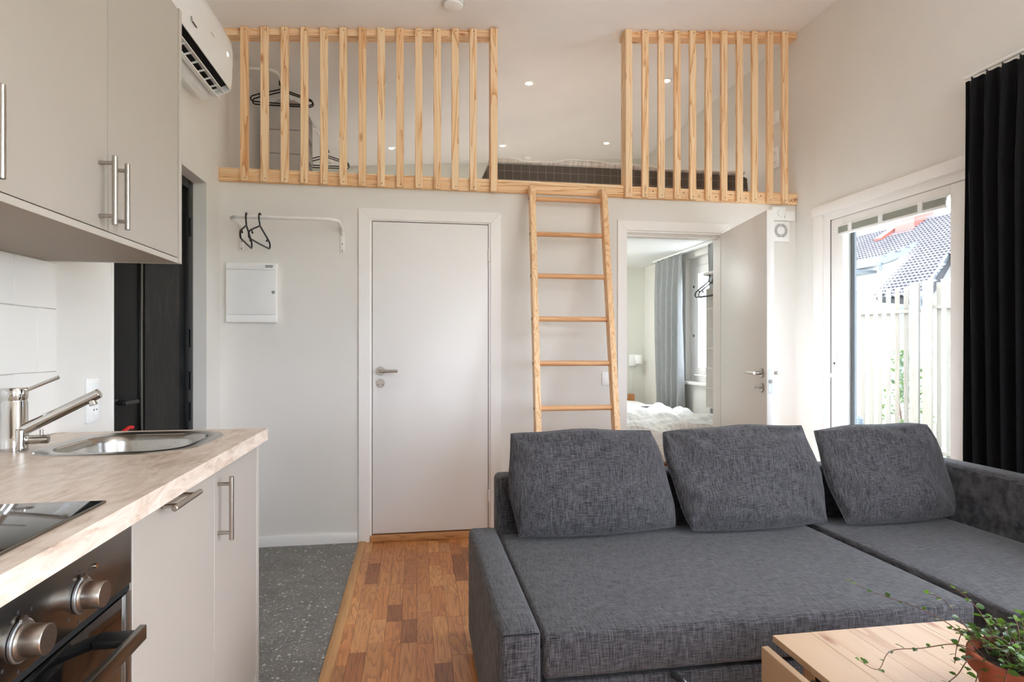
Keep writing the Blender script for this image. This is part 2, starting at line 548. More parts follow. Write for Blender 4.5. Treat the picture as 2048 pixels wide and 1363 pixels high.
# ------------------------------------------------------------------ the room shell
# floor with terrazzo tiles by the entrance, oak staves elsewhere
floor = struct(box('floor', (-1.4, YR - 0.2, -0.16), (2.85, YF + 0.15, -0.012), 'floor_base'), 'oak parquet and grey terrazzo floor of the small home', 'floor')
for (x0, x1, y0, y1) in ((-0.789, -0.347, 2.30, 3.79), (-1.155, -0.791, 2.30, 3.79), (-0.789, -0.347, 0.80, 2.298), (-1.155, -0.791, 0.80, 2.298), (-1.30, -1.157, 2.30, 3.79)):
    box('terrazzo_tile', (x0, y0, -0.0119), (x1, y1, 0.0), 'terrazzo', floor, 0.0008, 1)
box('tile_joint', (-1.155, 0.8, -0.0119), (-0.347, 3.79, -0.0016), 'grout', floor)
bm = bmesh.new()
add_prism(bm, [(-0.347, -0.011), (-0.347, 0.004), (-0.340, 0.008), (-0.312, 0.008), (-0.304, 0.002), (-0.304, -0.011)], 'y', 0.0, 3.775)
make('transition_strip', bm, 'oak_strip', floor)
STV = 0.0661
stave_mesh = {}
def stave(w, L):
    k = (round(w, 3), round(L, 2))
    if k not in stave_mesh:
        bm = bmesh.new(); add_box(bm, (-w / 2 + 0.0003, -L / 2 + 0.0004, -0.006), (w / 2 - 0.0003, L / 2 - 0.0004, 0.006), 0.0006, 1)
        me = bpy.data.meshes.new('stave'); bm.to_mesh(me); bm.free(); me.materials.append(M['oak'])
        stave_mesh[k] = me
    return stave_mesh[k]
rest = bmesh.new()
nst = 0
rs = random.Random(11)
xc = -0.2605
cols = [(-0.304, -0.2605)]
while xc < 2.60:
    cols.append((xc, min(xc + STV, 2.604))); xc += STV
LENS = (0.17, 0.21, 0.25, 0.29, 0.34, 0.40)
for (x0, x1) in cols:
    y = 3.79 - rs.choice((0.05, 0.10, 0.15, 0.2))
    spans = [(y, 3.79)]
    while y > YR:
        L = rs.choice(LENS); spans.append((max(y - L, YR), y)); y -= L
    for (a, b) in spans:
        if b - a < 0.02: continue
        if x0 < 0.30 and b > 1.0 and nst < 295:
            nst += 1
            link_copy('stave', stave(x1 - x0, b - a), ((x0 + x1) / 2, (a + b) / 2, -0.006), floor)
        else:
            add_box(rest, (x0 + 0.0003, a + 0.0004, -0.0119), (x1 - 0.0003, b - 0.0004, 0.0))
st = make('parquet_field', rest, 'oak', floor, False); st['kind'] = 'stuff'
bm = bmesh.new(); add_box(bm, (1.30, 3.79, -0.0119), (2.604, YF, 0.0)); make('bedroom_boards', bm, 'oak', floor)

# ceiling, sloping gently up towards the patio side
bm = bmesh.new()
add_prism(bm, [(-1.4, zc(-1.4)), (2.85, zc(2.85)), (2.85, zc(2.85) + 0.2), (-1.4, zc(-1.4) + 0.2)], 'y', YR - 0.2, YF + 0.2)
struct(make('ceiling', bm, 'ceiling'), 'white ceiling sloping up towards the patio side', 'ceiling')

# left wall with the entrance opening
EY0, EY1, EZ = 2.53, 3.565, 2.117
wl = struct(boxes('wall_left', [((-1.36, YR - 0.2, -0.01), (XL, EY0, 3.10)), ((-1.36, EY1, -0.01), (XL, YF, 3.10)), ((-1.36, EY0, EZ), (XL, EY1, 3.10))], 'wall'), 'light greige wall behind the kitchen with the entrance opening', 'wall')
tube('corner_bead', [(XL + 0.001, 2.512, 0.93), (XL + 0.001, 2.512, 2.117)], 0.006, 'wall', wl, 8)
# kitchen wall tiles
tj = box('tile_bed', (XL, -0.4, 0.926), (XL + 0.006, 2.141, 1.474), 'tile_joint', wl)
for r, (z0, z1, j) in enumerate(((0.925, 1.125, 1.934), (1.125, 1.325, 2.039), (1.325, 1.474, 1.934))):
    y1 = 2.141; y = j
    while y1 > -0.4:
        a = max(y, -0.4)
        box('wall_tile', (XL + 0.001, a + 0.0009, z0 + 0.0009), (XL + 0.0085, y1 - 0.0009, z1 - 0.0009), 'tile', wl, 0.0012, 1)
        y1 = y; y -= 0.40

# partition wall under the loft with two door openings
D1 = (-0.290, 0.480, 1.998)
D2 = (1.366, 2.056, 1.985)
struct(boxes('wall_back', [((XL, YB, -0.01), (D1[0], YB + 0.1, 2.19)), ((D1[0], YB, D1[2]), (D1[1], YB + 0.1, 2.19)), ((D1[1], YB, -0.01), (D2[0], YB + 0.1, 2.19)), ((D2[0], YB, D2[2]), (D2[1], YB + 0.1, 2.19)), ((D2[1], YB, -0.01), (XR, YB + 0.1, 2.19))], 'wall'), 'light greige partition wall below the loft with two doorways', 'wall')
# right wall: patio door, bedroom window, added window beside the camera
def wall_with_holes(name, y0, y1, x0, x1, zt, holes, mat):
    L = []; y = y0
    for (a, b, z0, z1) in holes:
        L.append(((x0, y, -0.01), (x1, a, zt)))
        if z0 > 0.01: L.append(((x0, a, -0.01), (x1, b, z0)))
        L.append(((x0, a, z1), (x1, b, zt))); y = b
    L.append(((x0, y, -0.01), (x1, y1, zt)))
    return boxes(name, L, mat)
struct(wall_with_holes('wall_right', YR - 0.2, YF, XR, XR + 0.2, 3.38, [(-1.35, 1.35, 0.08, 1.84), (2.42, 3.505, 0.0, 2.065), (4.42, 5.50, 0.87, 2.055)], 'wall'), 'light greige outer wall with the patio door', 'wall')
struct(box('wall_far', (-1.36, YF, -0.01), (2.80, YF + 0.15, 3.40), 'wall_bed'), 'far end wall of loft and bedroom', 'wall')
struct(boxes('wall_rear', [((-1.36, YR - 0.15, -0.01), (0.4, YR, 3.38)), ((1.8, YR - 0.15, -0.01), (2.80, YR, 3.38)), ((0.4, YR - 0.15, 2.0), (1.8, YR, 3.38)), ((0.4, YR - 0.15, -0.01), (1.8, YR, 0.90))], 'wall'), 'wall behind the viewer with an added window', 'wall')
struct(box('wall_partition', (1.20, YB + 0.1, -0.01), (1.30, YF, 2.115), 'wall_bed'), 'bedroom side wall beside the bathroom', 'wall')
struct(box('ceiling_bedroom', (XL, YB + 0.08, 2.115), (XR, YF, 2.200), 'ceiling'), 'white bedroom ceiling below the loft', 'ceiling')
struct(box('floor_loft', (XL, YB + 0.08, 2.2005), (XR, YF, 2.255), 'ceiling'), 'pale floor of the loft', 'floor')
# loft edge beam, in two boards
be = sroot('trim_1', (0.7, YB, 2.185), 'knotty pine edge boards along the loft floor', 'trim')
box('edge_board', (XL, YB - 0.022, 2.187), (1.352, YB + 0.08, 2.245), 'pine_x', be, 0.002)
box('cap_board', (XL, YB - 0.021, 2.2455), (1.352, YB + 0.08, 2.268), 'pine_x', be, 0.002)
box('edge_board', (1.353, YB - 0.022, 2.185), (XR, YB + 0.08, 2.263), 'pine_x', be, 0.002)
for x in (1.40, 1.553, 1.62, 1.77, 1.88, 2.0, 2.11, 2.22, 2.33, 2.56, 2.585):
    cyl('screw_head', (x, YB - 0.0235, 2.235 if int(x * 100) % 2 else 2.215), (x, YB - 0.0215, 2.235 if int(x * 100) % 2 else 2.215), 0.004, 'print', be, seg=8)
# skirting
struct(box('baseboard_back', (XL, YB - 0.012, 0.0), (-0.356, YB, 0.062), 'trim', None, 0.002), 'white skirting board below the clothes rail', 'baseboard')
struct(box('baseboard_middle', (0.545, YB - 0.012, 0.0), (1.312, YB, 0.062), 'trim', None, 0.002), 'white skirting board behind the ladder', 'baseboard')
struct(box('baseboard_left', (XL, 3.57, 0.0), (XL + 0.012, YB - 0.013, 0.062), 'trim', None, 0.002), 'short white skirting board beside the entrance', 'baseboard')
struct(box('baseboard_right', (XR - 0.012, 3.60, 0.0), (XR, YB, 0.062), 'trim', None, 0.002), 'short white skirting board beside the patio door', 'baseboard')

def casing(root, x0, x1, z1, ytop, w=0.066, mat='trim'):
    """mitred architrave on the room side"""
    f0, f1 = YB - 0.014, YB
    bm = bmesh.new(); add_prism(bm, [(x0 - w, 0.0), (x0, 0.0), (x0, z1), (x0 - w, z1 + w)], 'y', f0, f1); make('architrave', bm, mat, root)
    bm = bmesh.new(); add_prism(bm, [(x1 + w, 0.0), (x1, 0.0), (x1, z1), (x1 + w, z1 + w)], 'y', f0, f1); make('architrave', bm, mat, root)
    bm = bmesh.new(); add_prism(bm, [(x0 - w + 0.0012, z1 + w), (x1 + w - 0.0012, z1 + w), (x1 - 0.0006, z1 + 0.0006), (x0 + 0.0006, z1 + 0.0006)], 'y', f0, f1); make('architrave', bm, mat, root)

def lever(root, c, dirx, mat='steel', normal=-1, L=0.105):
    """rose, neck and lever on a door face in the xz plane; c on the face"""
    x, y, z = c
    h = cyl('door_handle', (x, y, z), (x, y + normal * 0.008, z), 0.0265, mat, root, seg=28, bev=0.0015)
    cyl('handle_neck', (x, y + normal * 0.008, z), (x, y + normal * 0.048, z), 0.009, mat, h, seg=16)
    cyl('lever', (x - dirx * 0.010, y + normal * 0.048, z), (x + dirx * L, y + normal * 0.048, z), 0.0085, mat, h, seg=16, bev=0.002)
    return h

# ---- bathroom door, closed
d1 = sroot('door_1', (0.095, YB, 0.0), 'closed white flush door with steel lever handle', 'door')
casing(d1, D1[0] + 0.008, D1[1] - 0.010, 1.992, YB)
boxes('door_frame', [((D1[0], YB - 0.004, 0.0), (D1[0] + 0.020, YB + 0.10, 1.998)), ((D1[1] - 0.022, YB - 0.004, 0.0), (D1[1], YB + 0.10, 1.998)), ((D1[0] + 0.02, YB - 0.004, 1.984), (D1[1] - 0.022, YB + 0.10, 1.998))], 'trim', d1)
box('gap_shade_sheet', (D1[0] + 0.0195, YB + 0.035, 0.03), (D1[1] - 0.0215, YB + 0.06, 1.9845), 'gap_black', d1)  # black sheet behind the leaf stands in for shade in the gap
box('door_leaf', (D1[0] + 0.024, YB - 0.002, 0.046), (D1[1] - 0.026, YB + 0.034, 1.979), 'door', d1, 0.0015)
box('threshold', (D1[0] + 0.012, YB - 0.024, 0.0), (D1[1] - 0.012, YB + 0.09, 0.038), 'threshold', d1, 0.003)
lever(d1, (-0.217, YB - 0.002, 1.054), 1)
k = cyl('lock_rosette', (-0.217, YB - 0.002, 0.978), (-0.217, YB - 0.010, 0.978), 0.0265, 'steel', d1, seg=28, bev=0.0015)
cyl('lock_button', (-0.217, YB - 0.010, 0.985), (-0.217, YB - 0.014, 0.985), 0.007, 'chrome', k, seg=14)
for sx in (-0.014, 0.014): cyl('screw', (-0.217 + sx, YB - 0.010, 0.969), (-0.217 + sx, YB - 0.0115, 0.969), 0.0035, 'print', k, seg=10)
for z in (1.785, 0.256):
    hg = cyl('hinge', (0.459, YB - 0.010, z - 0.038), (0.459, YB - 0.010, z + 0.038), 0.0065, 'trim', d1, seg=12, bev=0.001)
    box('hinge_plate', (0.452, YB - 0.0055, z - 0.034), (0.4755, YB - 0.0035, z + 0.034), 'white_metal', hg)

# ---- bedroom door, standing open into the room
d2 = sroot('door_2', (1.71, YB, 0.0), 'white bedroom door standing open into the room', 'door')
casing(d2, D2[0] + 0.010, D2[1] - 0.010, 1.975, YB, 0.062)
boxes('door_frame', [((D2[0], YB - 0.003, 0.0), (D2[0] + 0.012, YB + 0.10, 1.985)), ((D2[1] - 0.012, YB - 0.003, 0.0), (D2[1], YB + 0.10, 1.985)), ((D2[0] + 0.012, YB - 0.003, 1.962), (D2[1] - 0.012, YB + 0.02, 1.985)), ((D2[0] + 0.012, YB + 0.02, 1.955), (D2[1] - 0.012, YB + 0.036, 1.985)), ((D2[0] + 0.012, YB + 0.036, 1.943), (D2[1] - 0.012, YB + 0.10, 1.985))], 'trim', d2)
ang = math.atan2(3.068 - 3.776, 1.933 - 2.043)
u = Vector((math.cos(ang), math.sin(ang), 0)); n = Vector((-u.y, u.x, 0))   # n points to +x side
if n.x < 0: n = -n
H0 = Vector((2.043, 3.774, 0))
def dl(s, t, z): return H0 + u * s + n * t + Vector((0, 0, z))
bm = bmesh.new()
add_box(bm, (0, 0, 0.03), (0.716, 0.040, 1.967), 0.0015)
for v in bm.verts: v.co = dl(v.co.x, v.co.y, v.co.z)
leaf2 = make('door_leaf', bm, 'door', d2)
def dhandle(z, side):
    t0 = 0.0 if side < 0 else 0.040
    c = 0.655
    h = make('door_handle', add_cyl(bmesh.new(), dl(c, t0, z), dl(c, t0 + side * 0.008, z), 0.0265, seg=28, bev=0.0015), 'steel', d2)
    make('handle_neck', add_cyl(bmesh.new(), dl(c, t0 + side * 0.008, z), dl(c, t0 + side * 0.05, z), 0.009, seg=16), 'steel', h)
    make('lever', add_cyl(bmesh.new(), dl(c + 0.01, t0 + side * 0.05, z), dl(c - 0.115, t0 + side * 0.05, z), 0.010, 0.006, 16, 0.0015), 'steel', h)
dhandle(1.055, -1); dhandle(1.055, 1)
k = make('lock_rosette', add_cyl(bmesh.new(), dl(0.655, 0, 0.972), dl(0.655, -0.008, 0.972), 0.0265, seg=28, bev=0.0015), 'steel', d2)
make('thumb_turn', add_cyl(bmesh.new(), dl(0.655, -0.008, 0.972), dl(0.650, -0.042, 0.972), 0.005, 0.004, 12), 'steel_dark', k)
def rounded_plate(name, s, t0, t1, z0, z1, d, mat, par):
    bm = bmesh.new(); poly = rrect(t0, t1, z0, z1, (t1 - t0) * 0.48, 5)
    A = [bm.verts.new(dl(s, a, b)) for a, b in poly]; B = [bm.verts.new(dl(s + d, a, b)) for a, b in poly]
    bm.faces.new(A); bm.faces.new(B)
    for i in range(len(poly)):
        j = (i + 1) % len(poly); bm.faces.new((A[i], A[j], B[j], B[i]))
    return make(name, bm, mat, par)
fp = rounded_plate('lock_plate', 0.7155, 0.009, 0.031, 0.942, 1.085, 0.002, 'zinc', d2)
rounded_plate('latch_bolt', 0.7172, 0.012, 0.028, 1.000, 1.022, 0.006, 'steel_dark', fp)
for z in (0.953, 1.074): make('screw', add_cyl(bmesh.new(), dl(0.7175, 0.02, z), dl(0.7182, 0.02, z), 0.0045, seg=10), 'chrome', fp)
for z in (1.75, 0.25): cyl('hinge', (2.048, 3.768, z - 0.04), (2.048, 3.768, z + 0.04), 0.006, 'white_metal', d2, seg=12)

# ---- entrance door (black) set back in the left wall
d3 = sroot('door_3', (-1.24, 3.05, 0.0), 'black entrance door with a smoky panel, set back in the wall', 'door')
boxes('door_frame', [((-1.30, EY0, 0.0), (-1.225, EY0 + 0.05, EZ)), ((-1.30, 3.50, 0.0), (-1.225, EY1, EZ)), ((-1.30, EY0 + 0.05, EZ - 0.05), (-1.225, 3.50, EZ))], 'black', d3, 0.002)
box('door_leaf', (-1.30, EY0 + 0.052, 0.02), (-1.24, 3.498, EZ - 0.052), 'black_door', d3, 0.002)
box('smoky_panel', (-1.2398, 2.995, 0.12), (-1.236, 3.40, EZ - 0.16), 'smoky', d3, 0.001, 1)
box('metal_trim', (-1.24, 2.935, 0.04), (-1.226, 2.947, EZ - 0.06), 'steel_dark', d3, 0.002)
hd = box('door_handle', (-1.2395, 2.70, 0.955), (-1.232, 2.735, 0.985), 'black', d3, 0.002)
cyl('lever', (-1.205, 2.72, 0.968), (-1.205, 2.845, 0.966), 0.010, 'black', hd, seg=12, bev=0.002)
cyl('handle_neck', (-1.235, 2.722, 0.968), (-1.205, 2.722, 0.968), 0.009, 'black', hd, seg=12)
for z in (1.86, 1.25, 1.02, 0.85): cyl('hinge', (-1.218, 3.512, z - 0.05), (-1.218, 3.512, z + 0.05), 0.007, 'black', d3, seg=10)

# ---- patio door (window_1)
w1 = sroot('window_1', (XR, 2.96, 0.0), 'white patio door with a large pane and a raised blind', 'window')
PY0, PY1, PZ = 2.42, 3.505, 2.065
boxes('casing', [((XR - 0.014, PY1 - 0.008, 0.0), (XR, PY1 + 0.075, 2.055)), ((XR - 0.014, PY0 - 0.075, 0.0), (XR, PY0 + 0.008, 2.055))], 'trim', w1, 0.001)
box('casing_head', (XR - 0.022, PY0 - 0.08, 2.0555), (XR, PY1 + 0.082, 2.118), 'trim', w1, 0.002)
boxes('window_frame', [((XR - 0.001, PY1 - 0.068, 0.0), (XR + 0.11, PY1, PZ)), ((XR - 0.001, PY0, 0.0), (XR + 0.11, PY0 + 0.06, PZ)), ((XR - 0.001, PY0 + 0.06, PZ - 0.055), (XR + 0.11, PY1 - 0.068, PZ)), ((XR - 0.001, PY0 + 0.06, 0.0), (XR + 0.11, PY1 - 0.068, 0.045))], 'trim', w1, 0.001)
G0, G1, GZ0, GZ1 = 2.573, 3.325, 0.18, 1.945
boxes('sash_gasket', [((XR + 0.004, 3.4325, 0.05), (XR + 0.03, 3.4375, 2.01))], 'print', w1)
sash = boxes('sash', [((XR + 0.004, G1, 0.05), (XR + 0.075, 3.432, 2.006)), ((XR + 0.004, 2.484, 0.05), (XR + 0.075, G0, 2.006)), ((XR + 0.004, G0, GZ1 + 0.01), (XR + 0.075, G1, 2.006)), ((XR + 0.004, G0, 0.05), (XR + 0.075, G1, GZ0))], 'trim', w1, 0.003)
box('pane', (XR + 0.050, G0 - 0.005, GZ0 - 0.005), (XR + 0.056, G1 + 0.005, GZ1 + 0.015), 'glass', w1)
box('edge_seal', (XR + 0.0565, 3.290, GZ0), (XR + 0.07, G1 - 0.0005, GZ1), 'fascia', w1)
hp = box('handle_plate', (XR - 0.004, 3.375, 0.985), (XR + 0.004, 3.408, 1.150), 'white_metal', w1, 0.003)
cyl('keyhole', (XR - 0.0055, 3.391, 1.10), (XR - 0.0035, 3.391, 1.10), 0.008, 'print', hp, seg=12)
bm = bmesh.new(); add_tube(bm, [(XR - 0.004, 3.391, 1.025), (XR - 0.035, 3.391, 1.025), (XR - 0.048, 3.391, 1.012), (XR - 0.050, 3.391, 0.98), (XR - 0.050, 3.388, 0.90), (XR - 0.048, 3.386, 0.882)], 0.010, 10, radii=[0.013, 0.013, 0.012, 0.011, 0.010, 0.007])
make('door_handle', bm, 'white_gloss', hp)
# raised blind between the upper rails
bl = tag(box('blind_headrail', (XR - 0.006, G0 + 0.01, 1.948), (XR + 0.004, G1 + 0.02, 1.962), 'white', None, 0.001), 'raised slatted blind across the top of the patio door', 'blind')
for k in range(7):
    box('blind_slat', (XR - 0.016, G0 + 0.016, 1.911 + k * 0.0053), (XR + 0.002, G1 + 0.02, 1.9145 + k * 0.0053), 'shutter', bl)
box('bottom_rail', (XR - 0.018, G0 + 0.012, 1.893), (XR + 0.002, G1 + 0.022, 1.909), 'white', bl, 0.003)
for y in (2.73, 3.00, 3.24): box('blind_clip', (XR - 0.022, y - 0.014, 1.895), (XR + 0.003, y + 0.014, 1.956), 'white', bl, 0.003)

# ---- bedroom window (window_2)
w2 = sroot('window_2', (XR, 4.96, 0.87), 'white bedroom window with a deep sill', 'window')
boxes('window_frame', [((XR + 0.05, 4.42, 0.87), (XR + 0.14, 4.50, 2.055)), ((XR + 0.05, 5.42, 0.87), (XR + 0.14, 5.50, 2.055)), ((XR + 0.05, 4.50, 1.975), (XR + 0.14, 5.42, 2.055)), ((XR + 0.05, 4.50, 0.87), (XR + 0.14, 5.42, 0.93))], 'trim', w2, 0.002)
boxes('sash', [((XR + 0.04, 4.51, 0.94), (XR + 0.11, 4.58, 1.97)), ((XR + 0.04, 5.32, 0.94), (XR + 0.11, 5.40, 1.97)), ((XR + 0.04, 4.58, 1.90), (XR + 0.11, 5.32, 1.97)), ((XR + 0.04, 4.58, 0.94), (XR + 0.11, 5.32, 1.01))], 'trim', w2, 0.003)
box('pane', (XR + 0.085, 4.575, 1.005), (XR + 0.091, 5.325, 1.905), 'glass', w2)
box('window_sill', (XR - 0.05, 4.38, 0.848), (XR + 0.06, 5.54, 0.872), 'trim', w2, 0.004)
for z in (1.78, 1.31): cyl('hinge_knob', (XR + 0.035, 5.405, z), (XR + 0.05, 5.405, z), 0.012, 'print', w2, seg=12)
# ---- unseen windows, added to let in more daylight
w3 = sroot('added_window_3', (XR, 0.0, 0.08), 'unseen wide glazed sliding door added beside the viewer for daylight', 'window')
boxes('window_frame', [((XR + 0.05, -1.35, 0.08), (XR + 0.13, -1.28, 1.84)), ((XR + 0.05, 1.28, 0.08), (XR + 0.13, 1.35, 1.84)), ((XR + 0.05, -1.28, 1.77), (XR + 0.13, 1.28, 1.84)), ((XR + 0.05, -1.28, 0.08), (XR + 0.13, 1.28, 0.15)), ((XR + 0.05, -0.03, 0.15), (XR + 0.13, 0.03, 1.77))], 'trim', w3)
box('pane', (XR + 0.085, -1.285, 0.145), (XR + 0.091, 1.285, 1.775), 'glass', w3)
w4 = sroot('added_window_4', (1.1, YR, 0.9), 'unseen white window added behind the viewer for daylight', 'window')
boxes('window_frame', [((0.4, YR - 0.11, 0.9), (0.46, YR - 0.03, 2.0)), ((1.74, YR - 0.11, 0.9), (1.8, YR - 0.03, 2.0)), ((0.46, YR - 0.11, 1.94), (1.74, YR - 0.03, 2.0)), ((0.46, YR - 0.11, 0.9), (1.74, YR - 0.03, 0.96))], 'trim', w4)
box('pane', (0.455, YR - 0.075, 0.955), (1.745, YR - 0.069, 1.945), 'glass', w4)

# ------------------------------------------------------------------ kitchen
def bar_handle(parent, axis, p, a0, a1, posts, xface, xbar=-0.495, r=0.0062, mat='steel'):
    """axis 'y' or 'z'; p the fixed coordinate (z or y); bar from a0 to a1"""
    if axis == 'y': P0, P1 = (xbar, a0, p), (xbar, a1, p)
    else: P0, P1 = (xbar, p, a0), (xbar, p, a1)
    h = cyl('handle', P0, P1, r, mat, parent, seg=18, bev=0.0012)
    for q in posts:
        c = (q, p) if axis == 'y' else (p, q)
        cyl('handle_post', (xface, c[0], c[1]), (xbar, c[0], c[1]), 0.0048, mat, h, seg=14)
    return h

FX = -0.758
def upper(name, y0, y1, label, doors, end=False):
    t = thing(name, ((XL + FX) / 2, (y0 + y1) / 2, 1.473), label, 'cabinet', 'kitchen wall cabinets')
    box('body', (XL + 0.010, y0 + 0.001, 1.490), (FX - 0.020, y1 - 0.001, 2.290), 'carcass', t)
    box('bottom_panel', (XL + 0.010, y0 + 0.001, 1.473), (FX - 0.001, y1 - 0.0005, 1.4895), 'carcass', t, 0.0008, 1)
    box('bottom_edge', (FX - 0.0012, y0 + 0.001, 1.4735), (FX, y1 - 0.0005, 1.489), 'front_edge', t)
    for (a, b, hy) in doors:
        d = box('cabinet_door', (FX - 0.019, a + 0.0018, 1.4915), (FX, b - 0.0018, 2.292), 'front', t, 0.001, 1)
        bar_handle(d, 'z', hy, 1.500, 1.668, (1.521, 1.650), FX, FX + 0.035)
    if end: box('end_panel', (XL + 0.010, y1 - 0.0205 + 0.0205, 1.473), (FX + 0.004, y1 + 0.020, 2.296), 'front_edge', t, 0.001, 1)
    return t
upper('wall_cabinet', 1.220, 2.075, 'greige wall cabinet with two doors and paired bar handles', [(1.221, 1.630, 1.588), (1.630, 2.074, 1.652)], True)
upper('wall_cabinet', 0.365, 1.218, 'greige wall cabinet at the left edge, only one handle showing', [(0.366, 0.79, 0.75), (0.79, 1.217, 1.186)])

FB = -0.530
wt = bmesh.new()
HX0, HX1, HY0, HY1 = -0.972, -0.640, 1.730, 2.062
for lo, hi in (((XL + 0.009, -0.4, 0.885), (-0.502, HY0, 0.925)), ((XL + 0.009, HY0, 0.885), (HX0, HY1, 0.925)), ((HX1, HY0, 0.885), (-0.502, HY1, 0.925)), ((XL + 0.009, HY1, 0.885), (-0.502, 2.158, 0.925))):
    add_box(wt, lo, hi)
bmesh.ops.remove_doubles(wt, verts=wt.verts[:], dist=0.0001)
tag(make('worktop', wt, 'worktop', None, False), 'beige stone-look laminate worktop along the left wall', 'worktop')

def base_unit(name, y0, y1, label, cat='cabinet'):
    t = thing(name, ((XL + FB) / 2, (y0 + y1) / 2, 0.0), label, cat, 'kitchen base units')
    box('body', (XL + 0.010, y0 + 0.001, 0.10), (FB - 0.020, y1 - 0.001, 0.720), 'carcass', t)
    box('plinth', (FB - 0.065, y0, 0.0), (FB - 0.05, y1, 0.0995), 'front', t)
    return t
t = base_unit('base_cabinet', 1.230, 1.697, 'greige base cabinet front with a horizontal bar handle')
d = box('cabinet_door', (FB - 0.019, 1.2315, 0.105), (FB, 1.6957, 0.881), 'front', t, 0.001, 1)
bar_handle(d, 'y', 0.868, 1.335, 1.487, (1.362, 1.460), FB)
t = base_unit('sink_cabinet', 1.697, 2.115, 'greige base cabinet below the sink with a vertical bar handle')
d = box('cabinet_door', (FB - 0.019, 1.6982, 0.105), (FB, 2.1135, 0.881), 'front', t, 0.001, 1)
bar_handle(d, 'z', 1.724, 0.680, 0.852, (0.700, 0.832), FB)
box('end_panel', (XL + 0.010, 2.1155, 0.0), (FB + 0.003, 2.141, 0.8845), 'front_edge', t, 0.001, 1)
t = base_unit('base_cabinet', -0.4, 0.630, 'greige base cabinet to the left of the oven')
d = box('cabinet_door', (FB - 0.019, -0.399, 0.105), (FB, 0.628, 0.881), 'front', t, 0.001, 1)
bar_handle(d, 'z', 0.58, 0.680, 0.852, (0.700, 0.832), FB)

# oven
ov = thing('oven', (-0.8, 0.93, 0.0), 'built-in steel and black glass oven below the worktop', 'oven')
box('body', (XL + 0.05, 0.634, 0.12), (FB - 0.020, 1.2275, 0.870), 'black', ov)
pn = box('control_panel', (FB - 0.018, 0.636, 0.760), (FB, 1.2265, 0.872), 'steel_dark', ov, 0.0015)
box('panel_gap', (FB - 0.0195, 0.634, 0.7475), (FB - 0.004, 1.2275, 0.7595), 'gap_black', ov)
def knob(y):
    k = make('knob', add_lathe(bmesh.new(), [(0.0, 0.0), (0.0255, 0.0), (0.0262, 0.002), (0.0262, 0.006), (0.025, 0.008), (0.0215, 0.0085), (0.0205, 0.034), (0.0195, 0.0352), (0.0, 0.0352)], (FB, y, 0.806), 'x', 36, False), 'steel', pn)
    make('knob_collar', add_lathe(bmesh.new(), [(0.0270, 0.0), (0.0285, 0.001), (0.0285, 0.004), (0.0265, 0.005)], (FB, y, 0.806), 'x', 36, True), 'zinc', k)
    cyl('pointer', (FB + 0.003, y, 0.8335), (FB + 0.007, y, 0.8335), 0.007, 'steel', k, seg=12)
for y in (1.055, 0.905, 0.755): knob(y)
for y in (1.055, 0.905):
    for a in (55, 95, 140, 215, 265, 310):
        ta = math.radians(a)
        cyl('dial_mark', (FB - 0.0003, y + 0.043 * math.cos(ta), 0.806 + 0.040 * math.sin(ta)), (FB + 0.0002, y + 0.043 * math.cos(ta), 0.806 + 0.040 * math.sin(ta)), 0.0028, 'print', pn, seg=8)
cyl('chrome_bead', (FB, 1.098, 0.838), (FB + 0.003, 1.098, 0.838), 0.0042, 'chrome', pn, seg=12)  # small chrome bead on the panel
od = box('oven_door', (FB - 0.018, 0.660, 0.190), (FB - 0.002, 1.203, 0.745), 'black_glass', ov, 0.0015)
box('door_frame', (FB - 0.019, 1.2035, 0.16), (FB, 1.2265, 0.746), 'steel', ov, 0.001)
box('door_frame', (FB - 0.019, 0.636, 0.16), (FB, 0.6595, 0.746), 'steel', ov, 0.001)
box('door_frame', (FB - 0.019, 0.6605, 0.16), (FB, 1.2025, 0.1895), 'steel', ov, 0.001)
hb = box('handle', (FB + 0.050, 0.70, 0.690), (FB + 0.062, 1.142, 0.716), 'steel_dark', od, 0.002)
for y in (1.098, 0.735): box('handle_post', (FB - 0.002, y - 0.010, 0.700), (FB + 0.052, y + 0.030, 0.714), 'black', hb, 0.003)
box('plinth', (FB - 0.065, 0.631, 0.0), (FB - 0.05, 1.229, 0.12), 'front', ov)

# hob
hob = thing('hob', (-0.81, 0.885, 0.925), 'black glass hob let into the worktop above the oven', 'hob')
box('glass_plate', (-1.075, 0.600, 0.9255), (-0.549, 1.168, 0.930), 'black_glass', hob, 0.001)
boxes('bevelled_edge', [((-0.551, 0.600, 0.9253), (-0.547, 1.170, 0.9296)), ((-1.077, 1.166, 0.9253), (-0.551, 1.170, 0.9296))], 'steel_dark', hob)

